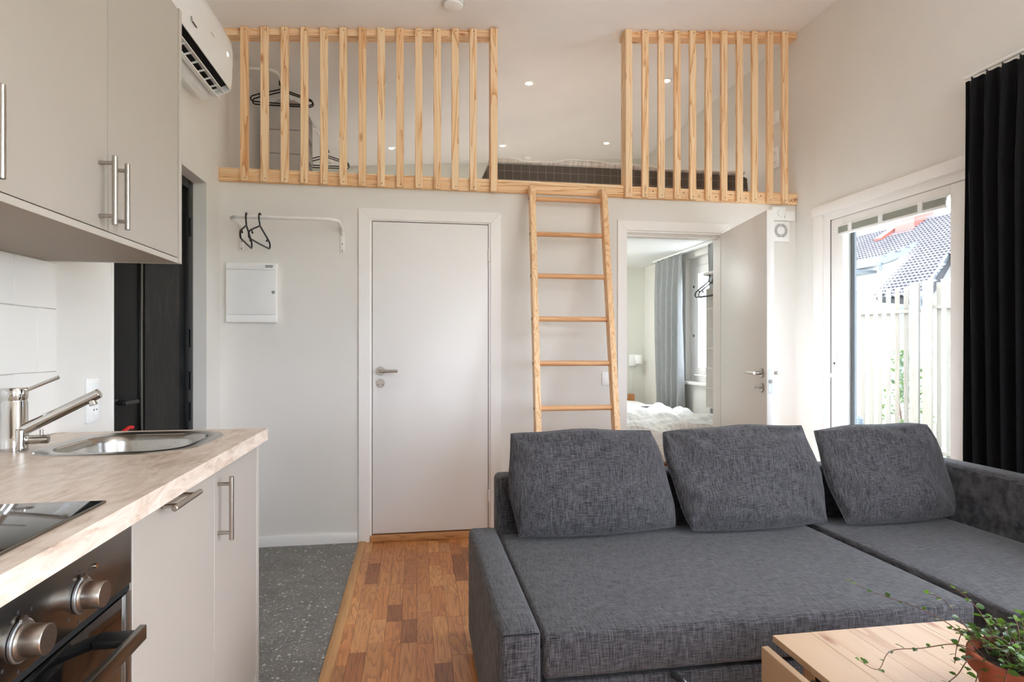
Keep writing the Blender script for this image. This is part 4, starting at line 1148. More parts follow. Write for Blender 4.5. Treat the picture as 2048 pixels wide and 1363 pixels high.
cushion_box('backrest', (0.329, 2.435, 0.03), (2.335, 2.56, 0.668), 0.025, 'sofa', sf)
cushion_box('side_back', (2.352, 0.80, 0.03), (2.475, 2.56, 0.684), 0.028, 'sofa', sf, 0.003)
cushion_box('seat', (0.333, 1.548, 0.318), (1.660, 2.434, 0.438), 0.017, 'sofa', sf, 0.006)
cushion_box('chaise_seat', (1.692, 0.80, 0.318), (2.350, 2.434, 0.438), 0.017, 'sofa', sf, 0.006)
cushion_box('chaise_base', (1.700, 0.81, 0.03), (2.350, 2.434, 0.312), 0.012, 'sofa', sf)
dw = cushion_box('pull_out_bed', (0.338, 1.560, 0.045), (1.655, 2.42, 0.302), 0.012, 'sofa', sf)
bm = bmesh.new()
for k in range(9):
    pass
st1 = add_tube(bm, [(0.70, 1.562, 0.300), (0.712, 1.545, 0.296), (0.735, 1.536, 0.262), (0.745, 1.548, 0.225), (0.75, 1.561, 0.21)], 0.009, 6)
make('pull_strap', bm, 'sofa_dark', dw)
make('strap_edge', add_tube(bmesh.new(), [(0.712, 1.553, 0.302), (0.733, 1.538, 0.285), (0.757, 1.532, 0.258), (0.768, 1.545, 0.222)], 0.0018, 6), 'zinc', dw)
box('gap_fill', (1.661, 1.60, 0.04), (1.691, 2.433, 0.405), 'sofa_dark', sf)  # dark block filling the gap between seat and chaise
box('gap_fill', (0.3265, 1.56, 0.04), (0.3325, 2.43, 0.40), 'sofa_dark', sf)  # dark block filling the gap beside the armrest
for x, y in ((0.27, 1.60), (0.27, 2.50), (2.41, 2.50), (2.41, 0.86), (1.74, 0.86), (1.6, 1.62)):
    cyl('foot', (x, y, 0.0), (x, y, 0.05), 0.022, 'black', sf, seg=12)

def pillow(b0, b1, t0, t1, label, seed, T=0.085, WR=1.0, folds=()):
    """back cushion spanning bottom corners b0-b1 to top corners t0-t1 (world points of its middle sheet)"""
    b0, b1, t0, t1 = (Vector(p) for p in (b0, b1, t0, t1))
    rnd = random.Random(seed)
    N = 40
    nrm = ((b1 - b0).cross(t0 - b0)).normalized()
    if nrm.y > 0: nrm = -nrm
    bm = bmesh.new()
    ph = [rnd.uniform(0, 6.28) for _ in range(8)]
    def S(u, v):     # u across, v up, 0..1; rounded corners, sides bowing out a little
        uu, vv = 2 * u - 1, 2 * v - 1
        k = 0.13
        x = uu * math.sqrt(1 - k * vv * vv) * 1.035 + 0.012 * math.sin(vv * 5 + ph[7]) * abs(uu) ** 3
        y = vv * math.sqrt(1 - k * uu * uu) * 1.035 + 0.014 * math.sin(uu * 6 + ph[3]) * max(0, vv) ** 3
        return (b0.lerp(b1, (x + 1) / 2)).lerp(t0.lerp(t1, (x + 1) / 2), (y + 1) / 2)
    def thick(u, v):
        uu, vv = abs(2 * u - 1), abs(2 * v - 1)
        e = ((1 - uu ** 2.6) * (1 - vv ** 2.6))
        return T * max(0, e) ** 0.46 * (1.12 - 0.28 * v)
    def wrinkle(u, v):
        uu, vv = 2 * u - 1, 2 * v - 1
        e = max(0, (1 - uu * uu) * (1 - vv * vv)) ** 0.35
        w = 0
        for cx, cy, k in ((-1, 1, 0), (1, 1, 1), (-1, -1, 2), (1, -1, 3)):
            d = math.hypot(uu - cx, vv - cy); a = math.atan2(vv - cy, uu - cx)
            w += 0.0150 * math.exp(-d * 1.5) * math.sin(a * 8 + ph[k] + 3 * math.sin(d * 2 + ph[k]))
        w += 0.0080 * math.sin(vv * 5.2 + 1.6 * uu + ph[4]) * math.exp(-((uu - 0.2 * math.sin(ph[5])) ** 2) * 1.5)
        w += 0.0070 * math.sin(uu * 14 + ph[6]) * max(0, vv) ** 4 + 0.0045 * math.sin(uu * 11 + 4 * vv + ph[5]) * max(0, -vv) ** 3
        for (ax, ay, bx_, by_, am, wd) in folds:      # pressed-in creases
            dx, dy = bx_ - ax, by_ - ay; q = max(0, min(1, ((u - ax) * dx + (v - ay) * dy) / (dx * dx + dy * dy)))
            d = math.hypot(u - ax - q * dx + 0.03 * math.sin(6 * q), (v - ay - q * dy) * 0.75)
            w += am * (math.exp(-(d / wd) ** 2) - 0.6 * math.exp(-((d - 2.2 * wd) / wd) ** 2)) * (1 - q) ** 0.6 / WR
        return w * e * WR
    F = [[None] * (N + 1) for _ in range(N + 1)]; Bk = [[None] * (N + 1) for _ in range(N + 1)]
    for i in range(N + 1):
        for j in range(N + 1):
            u = 0.5 - 0.5 * math.cos(math.pi * i / N); v = 0.5 - 0.5 * math.cos(math.pi * j / N)
            p = S(u, v); t = thick(u, v)
            F[i][j] = bm.verts.new(p + nrm * (t + wrinkle(u, v)))
            Bk[i][j] = F[i][j] if (i in (0, N) or j in (0, N)) else bm.verts.new(p - nrm * t * 0.75)
    for i in range(N):
        for j in range(N):
            bm.faces.new((F[i][j], F[i + 1][j], F[i + 1][j + 1], F[i][j + 1]))
            q = (Bk[i][j], Bk[i][j + 1], Bk[i + 1][j + 1], Bk[i + 1][j])
            if len(set(q)) >= 3:
                try: bm.faces.new(q)
                except ValueError: pass
    o = make('back_cushion', bm, 'sofa', None, angle=80)
    # seam piping round the edge
    edge = [S(0.5 - 0.5 * math.cos(math.pi * i / N), 0) for i in range(N)] + [S(1, 0.5 - 0.5 * math.cos(math.pi * i / N)) for i in range(N)] + [S(0.5 + 0.5 * math.cos(math.pi * i / N), 1) for i in range(N)] + [S(0, 0.5 + 0.5 * math.cos(math.pi * i / N)) for i in range(N)]
    make('seam', add_tube(bmesh.new(), edge, 0.003, 6, True), 'sofa', o, angle=80)
    return tag(o, label, 'cushion', 'loose back cushions on the sofa')
pillow((0.385, 2.285, 0.462), (1.055, 2.300, 0.466), (0.372, 2.392, 0.855), (0.985, 2.397, 0.852), 'smooth grey back cushion at the armrest end of the sofa', 1, 0.078, 0.8, ((0.97, 0.12, 0.72, 0.34, -0.008, 0.03), (0.08, 0.97, 0.26, 0.84, -0.007, 0.03), (0.52, 0.98, 0.60, 0.84, -0.007, 0.025), (0.78, 0.98, 0.72, 0.86, -0.006, 0.025)))
pillow((1.090, 2.255, 0.460), (1.722, 2.275, 0.464), (1.018, 2.395, 0.846), (1.684, 2.400, 0.862), 'most creased grey back cushion in the middle of the sofa', 2, 0.078, 1.5, ((0.0, 0.50, 0.62, 0.30, -0.016, 0.030), (0.03, 0.26, 0.60, 0.12, -0.017, 0.028), (0.50, 0.02, 0.56, 0.24, -0.020, 0.035), (0.04, 0.96, 0.34, 0.78, -0.012, 0.03), (0.96, 0.94, 0.74, 0.72, -0.012, 0.03), (0.98, 0.40, 0.70, 0.46, -0.010, 0.03)))
pillow((1.770, 2.245, 0.460), (2.335, 2.275, 0.462), (1.716, 2.380, 0.843), (2.305, 2.385, 0.856), 'grey back cushion on the chaise end beside the patio door', 3, 0.078, 1.2, ((0.02, 0.34, 0.40, 0.20, -0.013, 0.03), (0.32, 0.97, 0.50, 0.76, -0.012, 0.028), (0.56, 0.98, 0.78, 0.80, -0.012, 0.028), (0.96, 0.92, 0.74, 0.80, -0.010, 0.03)))

# ------------------------------------------------------------------ coffee table
TZ = 0.480
tb = thing('drop_leaf_table', (1.15, 0.95, 0.0), 'pine drop-leaf coffee table in front of the sofa', 'table')
TX0, TX1, TY0, TY1 = 0.884, 1.408, 0.52, 1.378
for k in range(5):
    a = TX0 + (TX1 - TX0) * k / 5; b = TX0 + (TX1 - TX0) * (k + 1) / 5
    box('top_board', (a + (0.0 if k == 0 else 0.0001), TY0, TZ - 0.016), (b - 0.0001, TY1, TZ), 'table', tb, 0.0004 if 0 < k < 4 else 0.0008, 1)
box('drop_leaf', (0.843, TY0 + 0.01, 0.155), (0.862, TY1 - 0.016, 0.464), 'table', tb, 0.003)
box('drop_leaf', (1.430, TY0 + 0.01, 0.155), (1.449, TY1 - 0.016, 0.464), 'table', tb, 0.003)
for y in (TY0 + 0.2, TY1 - 0.2):
    for x in (0.872, 1.420):
        cyl('hinge', (x, y - 0.03, TZ - 0.022), (x, y + 0.03, TZ - 0.022), 0.005, 'black', tb, seg=10)
for x in (TX0 + 0.05, TX1 - 0.05):
    for y in (TY0 + 0.05, TY1 - 0.10):
        box('leg', (x - 0.022, y - 0.022, 0.0), (x + 0.022, y + 0.022, TZ - 0.016), 'pine_z', tb, 0.003)
boxes('apron', [((TX0 + 0.03, TY0 + 0.03, TZ - 0.08), (TX1 - 0.03, TY0 + 0.05, TZ - 0.0165)), ((TX0 + 0.03, TY1 - 0.10, TZ - 0.08), (TX1 - 0.03, TY1 - 0.08, TZ - 0.0165)), ((TX0 + 0.03, TY0 + 0.05, TZ - 0.08), (TX0 + 0.05, TY1 - 0.10, TZ - 0.0165)), ((TX1 - 0.05, TY0 + 0.05, TZ - 0.08), (TX1 - 0.03, TY1 - 0.10, TZ - 0.0165))], 'black', tb)

# ------------------------------------------------------------------ potted creeper
PC = Vector((1.168, 0.985, TZ)); PR = 0.093; PH_ = 0.120
pl = thing('potted_creeper', tuple(PC), 'trailing green creeper in a terracotta pot on the table', 'plant')
make('saucer', add_lathe(bmesh.new(), [(0.0, 0.0), (0.088, 0.0), (0.098, 0.016), (0.094, 0.016), (0.084, 0.005), (0.0, 0.005)], PC, 'z', 40, False), 'terracotta', pl)
make('pot', add_lathe(bmesh.new(), [(0.0, 0.006), (0.062, 0.006), (0.064, 0.010), (0.080, 0.085), (0.082, 0.088), (PR - 0.003, 0.088), (PR, 0.091), (PR + 0.001, PH_ - 0.003), (PR - 0.002, PH_), (PR - 0.010, PH_), (PR - 0.012, PH_ - 0.004), (PR - 0.016, 0.085)], PC, 'z', 48, False), 'terracotta', pl)
bm = bmesh.new()
r0 = random.Random(3)
cv = bm.verts.new(PC + Vector((0, 0, PH_ - 0.010))); prevr = None
for q in range(1, 7):
    rr = (PR - 0.0125) * q / 6
    ring = [bm.verts.new(PC + Vector((rr * math.cos(2 * math.pi * k / 30), rr * math.sin(2 * math.pi * k / 30), PH_ - 0.016 + (r0.uniform(-0.004, 0.006) if q < 6 else 0)))) for k in range(30)]
    for k in range(30):
        j = (k + 1) % 30
        if prevr is None: bm.faces.new((cv, ring[k], ring[j]))
        else: bm.faces.new((prevr[k], ring[k], ring[j], prevr[j]))
    prevr = ring
make('soil', bm, 'soil', pl)
# leaf mesh: small rounded blade, cupped along the midrib
def leaf_mesh():
    bm = bmesh.new(); n = 8
    L = [bm.verts.new((x, 0, 0.10 * math.sin(x * 3.1) * 0.6)) for x in (i / n for i in range(n + 1))]
    for sg in (-1, 1):
        E_ = []
        for i in range(n + 1):
            x = i / n; w = 0.40 * math.sin(math.pi * min(1, x ** 0.85)) ** 0.8
            E_.append(L[i] if i in (0, n) else bm.verts.new((x, sg * w, 0.06 * math.sin(x * 3.1) + 0.09)))
        for i in range(n):
            f = [v for v in (L[i], L[i + 1], E_[i + 1], E_[i])]
            f2 = []
            for v in f:
                if v not in f2: f2.append(v)
            if len(f2) >= 3: bm.faces.new(f2 if sg > 0 else f2[::-1])
    me = bpy.data.meshes.new('leaf'); bm.to_mesh(me); bm.free()
    me.polygons.foreach_set('use_smooth', [True] * len(me.polygons)); me.materials.append(M['leaf'])
    return me
LEAF = leaf_mesh(); nleaf = 0; EXTRA = []
def add_leaf(p, d, size, parent):
    global nleaf
    if nleaf >= 298:
        rl_ = random.Random(len(EXTRA) * 13 + 5)
        R_ = Matrix.Rotation(math.atan2(d.y, d.x) + rl_.uniform(-0.9, 0.9), 3, 'Z') @ Matrix.Rotation(rl_.uniform(-0.5, 0.25), 3, 'Y') @ Matrix.Rotation(rl_.uniform(-0.7, 0.7), 3, 'X')
        EXTRA.append((Vector(p), R_, size)); return
    nleaf += 1
    rl_ = random.Random(nleaf * 7)
    yaw = math.atan2(d.y, d.x) + rl_.uniform(-0.9, 0.9); pit = rl_.uniform(-0.5, 0.25); rol = rl_.uniform(-0.7, 0.7)
    link_copy('leaf', LEAF, p, parent, (rol, pit, yaw), (size, size * rl_.uniform(0.85, 1.15), size))
def vine(pts, every, size, r=0.0011):
    # smooth the control points (Catmull-Rom)
    P_ = [Vector(p) for p in pts]; P_ = [P_[0]] + P_ + [P_[-1]]; out = []
    for i in range(1, len(P_) - 2):
        for k in range(6):
            t = k / 6; a, b, c, d = P_[i - 1:i + 3]
            out.append(0.5 * ((2 * b) + (c - a) * t + (2 * a - 5 * b + 4 * c - d) * t * t + (3 * b - a - 3 * c + d) * t ** 3))
    out.append(P_[-2])
    s = make('stem', add_tube(bmesh.new(), out, r, 5, radii=[r * (1.15 - 0.6 * i / len(out)) for i in range(len(out))]), 'stem', pl, angle=80)
    acc = 0; side = 1
    for i in range(1, len(out)):
        acc += (out[i] - out[i - 1]).length
        if acc >= every:
            acc = 0; side = -side
            d = (out[i] - out[i - 1]).normalized()
            lat = d.cross(Vector((0, 0, 1))) * side + d * 0.4
            add_leaf(out[i], lat.normalized(), size * random.uniform(0.7, 1.25), s)
    add_leaf(out[-1], (out[-1] - out[-2]).normalized(), size * 0.7, s)
zr = PC.z + PH_
# long runners reaching out to the left over the table
vine([PC + Vector(p) for p in ((-0.055, 0.035, PH_ - 0.012), (-0.082, 0.075, PH_ + 0.030), (-0.125, 0.125, PH_ + 0.055), (-0.175, 0.175, PH_ + 0.066), (-0.215, 0.205, PH_ + 0.082))], 0.024, 0.015)
vine([PC + Vector(p) for p in ((-0.060, 0.030, PH_ - 0.012), (-0.095, 0.055, PH_ + 0.008), (-0.150, 0.085, PH_ - 0.010), (-0.205, 0.105, PH_ - 0.022), (-0.250, 0.085, PH_ - 0.045), (-0.275, 0.105, PH_ - 0.035))], 0.020, 0.015)
vine([PC + Vector(p) for p in ((-0.070, 0.010, PH_ - 0.012), (-0.105, 0.020, PH_ - 0.002), (-0.130, 0.025, PH_ - 0.035), (-0.165, 0.035, PH_ - 0.062), (-0.205, 0.040, PH_ - 0.060))], 0.018, 0.018)
vine([PC + Vector(p) for p in ((-0.075, -0.005, PH_ - 0.012), (-0.105, 0.000, PH_ - 0.015), (-0.120, 0.000, PH_ - 0.060), (-0.135, 0.000, PH_ - 0.095), (-0.165, 0.005, PH_ - 0.094), (-0.185, 0.025, PH_ - 0.080))], 0.018, 0.016)
vine([PC + Vector(p) for p in ((-0.030, 0.050, PH_ - 0.012), (-0.045, 0.095, PH_ + 0.030), (-0.055, 0.125, PH_ + 0.062), (-0.070, 0.150, PH_ + 0.070))], 0.018, 0.016)
vine([PC + Vector(p) for p in ((0.0, 0.040, PH_ - 0.012), (-0.010, 0.080, PH_ + 0.045), (-0.012, 0.110, PH_ + 0.070), (-0.020, 0.135, PH_ + 0.082))], 0.016, 0.017)
rv = random.Random(21)
for k in range(78):
    a = rv.uniform(0, 2 * math.pi); q = rv.uniform(0.01, 0.065)
    p0 = Vector((q * math.cos(a), q * math.sin(a), PH_ - 0.014))
    a2 = a + rv.uniform(-0.6, 0.6); h = rv.uniform(0.018, 0.060); ln = rv.uniform(0.03, 0.075)
    if rv.random() < 0.30:      # hanging over the rim
        e1 = p0 + Vector((math.cos(a2) * (PR + 0.006 - q), math.sin(a2) * (PR + 0.006 - q), 0.024))
        e2 = e1 + Vector((math.cos(a2) * 0.022, math.sin(a2) * 0.022, -0.035)); e3 = e2 + Vector((math.cos(a2) * 0.006, math.sin(a2) * 0.006, -0.045))
        vine([PC + v for v in (p0, e1, e2, e3)], 0.013, 0.0165)
    else:
        e1 = p0 + Vector((math.cos(a2) * ln * 0.4, math.sin(a2) * ln * 0.4, h)); e2 = p0 + Vector((math.cos(a2) * ln, math.sin(a2) * ln, h * 1.15))
        vine([PC + v for v in (p0, e1, e2)], 0.0100, 0.0150)

bm = bmesh.new()
for p, R_, sz in EXTRA:
    vm = [bm.verts.new(p + R_ @ (v.co * sz)) for v in LEAF.vertices]
    for f in LEAF.polygons: bm.faces.new([vm[i] for i in f.vertices])
if EXTRA:
    ex = make('leaves', bm, 'leaf', pl, True, 60); ex['kind'] = 'stuff'

# ------------------------------------------------------------------ curtains
def curtain(name, ys, xc_, amp, zb, zt, folds, mat, label, seedv, flare=0.0, cat='curtain', group=None, n=140, pinch=0.5):
    """hanging curtain along y; wavy folds, tighter at the heading"""
    rnd = random.Random(seedv)
    bm = bmesh.new(); y0, y1 = ys
    jit = [rnd.uniform(-0.6, 0.6) for _ in range(folds + 2)]
    rowsz = [zb, zb + 0.3 * (zt - zb), zb + 0.6 * (zt - zb), zb + 0.82 * (zt - zb), zt - 0.16, zt - 0.09, zt - 0.05, zt]
    layers = []
    for thick_ in (0.0, 0.0025):
        grid = []
        for z in rowsz:
            f = (z - zb) / (zt - zb); row = []
            for i in range(n + 1):
                s = i / n
                ph_ = s * folds * 2 * math.pi + jit[int(s * folds)] * 0.5 + 0.5 * math.sin(3 * f + s * 5 + seedv)
                am = amp * (1.0 - (1 - pinch) * max(0, (f - 0.85) / 0.15))
                wob = 0.004 * math.sin(7 * s + 4 * f)
                x = xc_ + am * (math.sin(ph_) + 0.25 * math.sin(2 * ph_ + 1)) + wob + thick_
                y = y0 + (y1 - y0) * s + 0.25 * am * math.cos(ph_) + flare * (1 - f) * (s - 0.5)
                zz = z + (0.006 * math.sin(ph_ * 2) if z == zt else 0)
                row.append(bm.verts.new((x, y, zz)))
            grid.append(row)
        for q in range(len(grid) - 1):
            for i in range(n): bm.faces.new((grid[q][i], grid[q][i + 1], grid[q + 1][i + 1], grid[q + 1][i]))
        layers.append(grid)
    A, B = layers
    for row in (0, -1):
        for i in range(n): bm.faces.new((A[row][i], A[row][i + 1], B[row][i + 1], B[row][i]))
    for col_ in (0, -1):
        for q in range(len(A) - 1): bm.faces.new((A[q][col_], A[q + 1][col_], B[q + 1][col_], B[q][col_]))
    o = make(name, bm, mat, None, angle=80)
    return tag(o, label, cat, group)
curtain('curtain', (2.42, 1.62), 2.535, 0.034, 0.02, 2.438, 11, 'curtain_black', 'floor-length black curtain drawn beside the patio door', 4, 0.03, n=220)
tag(tube('curtain_rail', [(2.545, 0.2, 2.462), (2.545, 2.43, 2.462)], 0.009, 'white_metal', None, 10), 'slim white curtain rail above the black curtain', 'curtain rail')
curtain('curtain', (5.98, 5.33), 2.50, 0.040, 0.04, 2.09, 5, 'curtain_grey', 'long light grey curtain at the far side of the bedroom window', 9, 0.05, group='bedroom curtains')
curtain('curtain', (4.83, 4.42), 2.50, 0.038, 0.04, 2.09, 3, 'curtain_grey', 'light grey curtain half hidden behind the open bedroom door', 13, 0.03, group='bedroom curtains')
tag(box('curtain_rail', (2.485, 4.35, 2.094), (2.515, 6.05, 2.113), 'white', None, 0.003), 'white curtain rail under the bedroom ceiling', 'curtain rail')

# ------------------------------------------------------------------ bedroom
bd = thing('bed', (1.85, 5.35, 0.0), 'low bed with light wooden headboard seen through the open doorway', 'bed')
box('bed_base', (1.32, 4.00, 0.12), (2.33, 6.40, 0.36), 'bedwood', bd, 0.01)
box('mattress', (1.33, 4.01, 0.36), (2.32, 6.39, 0.555), 'linen', bd, 0.05, 4)
box('headboard', (1.32, 6.42, 0.0), (2.36, 6.45, 0.63), 'bedwood', bd, 0.006)
box('headboard_post', (2.36, 6.405, 0.0), (2.425, 6.465, 0.675), 'bedwood', bd, 0.006)
for x in (1.40, 2.25):
    for y in (4.08, 6.30): box('leg', (x - 0.03, y - 0.03, 0.0), (x + 0.03, y + 0.03, 0.1195), 'bedwood', bd, 0.004)

def draped(name, x0, x1, y0, y1, zfun, mat, label, cat, nx=60, ny=70, thick_=0.014, drop=None):
    bm = bmesh.new(); T_ = []; U_ = []
    for i in range(nx + 1):
        a, b = [], []
        for j in range(ny + 1):
            x = x0 + (x1 - x0) * i / nx; y = y0 + (y1 - y0) * j / ny
            z = zfun(x, y)
            a.append(bm.verts.new((x, y, z))); b.append(bm.verts.new((x, y, z - thick_)))
        T_.append(a); U_.append(b)
    for i in range(nx):
        for j in range(ny):
            bm.faces.new((T_[i][j], T_[i + 1][j], T_[i + 1][j + 1], T_[i][j + 1])); bm.faces.new((U_[i][j], U_[i][j + 1], U_[i + 1][j + 1], U_[i + 1][j]))
    for i in range(nx):
        for j in (0, ny): bm.faces.new((T_[i][j], T_[i + 1][j], U_[i + 1][j], U_[i][j]))
    for j in range(ny):
        for i in (0, nx): bm.faces.new((T_[i][j], T_[i][j + 1], U_[i][j + 1], U_[i][j]))
    return tag(make(name, bm, mat, None, angle=80), label, cat)
def duv(x, y):
    e = max(0.0, (x - 2.335) / 0.09)
    return 0.622 + 0.022 * math.sin(3 * x + 1.5 * y) + 0.008 * math.sin(9 * y + 4 * x) - 0.22 * min(1, e) ** 2
draped('duvet', 1.335, 2.425, 5.44, 6.33, duv, 'linen', 'white duvet on the far half of the bed', 'duvet')
def blk(x, y):
    e = max(0.0, (x - 2.335) / 0.09)
    f = 0.020 * math.sin(17 * x + 6 * y + 2 * math.sin(8 * y)) + 0.016 * math.sin(13 * y - 9 * x + 2 * math.sin(6 * x)) + 0.009 * math.sin(31 * x + 3 * math.sin(11 * y)) + 0.007 * math.sin(29 * y + 5 * x)
    g = max(0.0, (4.005 - y) / 0.05)
    return 0.632 + f * (1 - 0.6 * min(1, g)) - 0.22 * min(1, max(e, g)) ** 2
draped('knit_blanket', 1.34, 2.425, 3.955, 5.43, blk, 'knit', 'crumpled cream knitted blanket at the foot of the bed', 'blanket', 80, 90, 0.012)

wlp = thing('wall_lamp', (2.455, YF, 1.0), 'small white wall lamp with cord above the headboard', 'lamp')
box('wall_plate', (2.41, YF - 0.028, 0.985), (2.49, YF, 1.115), 'white', wlp, 0.004)
make('shade', add_lathe(bmesh.new(), [(0.036, 0.0), (0.038, 0.10), (0.036, 0.10), (0.034, 0.0)], (2.500, YF - 0.085, 1.012), 'z', 28, True), 'white', wlp)
cyl('arm', (2.47, YF - 0.03, 1.05), (2.49, YF - 0.06, 1.05), 0.006, 'white', wlp, seg=10)
tube('cord', [(2.455, YF - 0.008, 0.985), (2.45, YF - 0.006, 0.90), (2.452, YF - 0.006, 0.80), (2.435, YF - 0.006, 0.70), (2.425, YF - 0.006, 0.62)], 0.0025, 'white', wlp, 6)

cl = thing('bedroom_fill_lamp', (1.50, 5.60, 2.115), 'added round fill lamp on the bedroom ceiling, out of view', 'lamp')  # unseen lamp added to brighten the bedroom
make('base_plate', add_lathe(bmesh.new(), [(0.0, 0.0), (0.13, 0.0), (0.13, -0.02), (0.0, -0.02)], (1.50, 5.60, 2.1149), 'z', 32, False), 'white', cl)
make('diffuser', add_lathe(bmesh.new(), [(0.128, -0.021), (0.12, -0.05), (0.08, -0.066), (0.0, -0.07)], (1.50, 5.60, 2.1149), 'z', 32, False), 'fill_diffuser', cl)
rail_on_wall('white clothes rail on the bedroom side of the partition wall', 'x', 2.085, 2.56, 1.735, 0.25, YB + 0.1, 1)
o2, xm = organizer(2.192, 2.440, 4.00, 4.28, 1.640, 0.745, 6, '+x', 'pale checked hanging organizer behind the open bedroom door')
bm = bmesh.new(); add_tube(bm, [(2.316, 4.14, 1.68), (2.316, 4.14, 1.722)], 0.012, 8); make('hanging_strap', bm, 'organizer', o2)
hanger((2.140, 4.14, 1.751), HP + 0.02, 'nearer black hanger beside the bedroom organizer', 'hangers in the bedroom')
hanger((2.170, 4.14, 1.751), HP + 0.02, 'black hanger touching the bedroom organizer', 'hangers in the bedroom')

# ------------------------------------------------------------------ outside the patio door
struct(box('ground_lawn', (2.80, -25, -0.36), (40, 40, -0.26), 'lawn'), 'green lawn outside', 'lawn')
struct(box('ground_rear', (-40, -40, -0.36), (40, -25.01, -0.26), 'lawn'), 'lawn beyond the rear window', 'lawn')
struct(box('ground_side', (-40, -25, -0.36), (2.79, -1.76, -0.26), 'lawn'), 'lawn close to the rear window', 'lawn')
struct(box('patio_deck', (2.81, -7.0, -0.255), (5.0, 6.2, -0.13), 'decking'), 'pale paved patio outside the door', 'patio')
struct(box('bounce_paving_rear', (-3.0, -7.0, -0.255), (2.80, -1.77, -0.13), 'decking'), 'unseen pale paving added outside the rear window to bounce light', 'patio')  # unseen paving, added to bounce daylight in from behind

def fence(A, Bp, zt, label, zb=-0.24):
    A = Vector(A); Bp = Vector(Bp); d = Bp - A; L = d.length; d.normalize(); nn = Vector((-d.y, d.x))
    if nn.x > 0: nn = -nn            # towards the house
    mid = (A + Bp) / 2
    t = thing('picket_fence', (mid.x, mid.y, zb), label, 'fence')
    def blk_(name, s0, s1, o0, o1, z0, z1):
        bm = bmesh.new()
        add_box(bm, (s0, o0, z0), (s1, o1, z1), 0.003, 1)
        for v in bm.verts:
            q = A + d * v.co.x + nn * v.co.y; v.co = Vector((q.x, q.y, v.co.z))
        return make(name, bm, 'fence', t)
    s = 0.02
    while s < L - 0.04:
        blk_('picket', s, s + 0.046, 0.0, 0.022, zb + 0.04, zt + rs.uniform(-0.006, 0.006)); s += 0.092
    for z in (zt - 0.26, zb + 0.25): blk_('fence_rail', 0.0, L, 0.024, 0.060, z - 0.045, z)
    return t, blk_, L
FA, FM, FE = (4.75, 7.75), (5.84, 6.14), (6.75, 4.82)
f1, b1_, L1 = fence(FA, FM, 1.905, 'pale slatted fence panel left of the double post outside')
b1_('post', L1 - 0.09, L1 + 0.0, 0.061, 0.15, -0.25, 1.945)
f2, b2_, L2 = fence((5.86, 6.11), FE, 1.945, 'pale slatted fence panel right of the double post outside')
b2_('post', 0.0, 0.09, 0.061, 0.15, -0.25, 1.965)
for z in (1.67, 1.12): pass

# rattan chair on the patio
ch = thing('rattan_chair', (3.35, 4.15, -0.13), 'grey woven rattan chair on the patio just outside', 'chair')
Rz = Matrix.Rotation(math.radians(-14), 3, 'Z'); CC = Vector((3.34, 4.14, -0.13))
def cbox(name, lo, hi, mat, bev=0.015):
    bm = bmesh.new(); add_box(bm, lo, hi, bev, 2)
    for v in bm.verts: v.co = CC + Rz @ v.co
    return make(name, bm, mat, ch)
cbox('seat', (-0.26, -0.26, 0.34), (0.26, 0.26, 0.42), 'rattan')
cbox('backrest', (-0.29, 0.22, 0.40), (0.19, 0.29, 0.775), 'rattan', 0.03)
cbox('armrest', (-0.30, -0.26, 0.42), (-0.24, 0.22, 0.62), 'rattan')
cbox('armrest', (0.24, -0.26, 0.42), (0.30, 0.22, 0.62), 'rattan')
for x in (-0.24, 0.24):
    for y in (-0.22, 0.22): cbox('leg', (x - 0.02, y - 0.02, 0.0), (x + 0.02, y + 0.02, 0.345), 'rattan', 0.004)

# neighbouring house
hs = thing('neighbour_house', (12.0, 12.5, -0.26), 'white neighbouring house with a grey tiled roof', 'house')
RK = math.tan(math.radians(33)); RX, RZ_ = 11.0, 3.32
def rp(y, s):     # point on the roof plane: y along the eave, s metres up the slope from the main eave line
    c = math.cos(math.radians(33)); return Vector((RX + s * c, y, RZ_ + s * c * RK))
cs = math.cos(math.radians(33))
def s_of(x): return (x - RX) / cs
outline = [(20.0, s_of(12.62)), (5.0, s_of(12.62)), (5.0, s_of(10.75)), (10.45, s_of(10.55)), (9.85, s_of(9.60)), (9.6, s_of(9.1)), (11.0, s_of(9.35)), (11.15, s_of(9.85)), (12.0, s_of(11.40)), (12.70, s_of(11.0)), (20.0, s_of(11.0))]
nrmv = Vector((-math.sin(math.radians(33)), 0, math.cos(math.radians(33))))
bm = bmesh.new()
A_ = [bm.verts.new(rp(y, s) - nrmv * 0.04) for y, s in outline]; B_ = [bm.verts.new(rp(y, s) - nrmv * 0.16) for y, s in outline]
bm.faces.new(A_); bm.faces.new(B_[::-1])
for i in range(len(A_)):
    j = (i + 1) % len(A_); bm.faces.new((A_[i], B_[i], B_[j], A_[j]))
roof = make('roof', bm, 'roof_under', hs, False)
def inside(y, s):
    c = False; n_ = len(outline)
    for i in range(n_):
        (y1, s1), (y2, s2) = outline[i], outline[(i + 1) % n_]
        if (s1 > s) != (s2 > s) and y < (y2 - y1) * (s - s1) / (s2 - s1) + y1: c = not c
    return c
bm = bmesh.new()
TW, TH = 0.105, 0.135
y = 8.6; kcol = 0
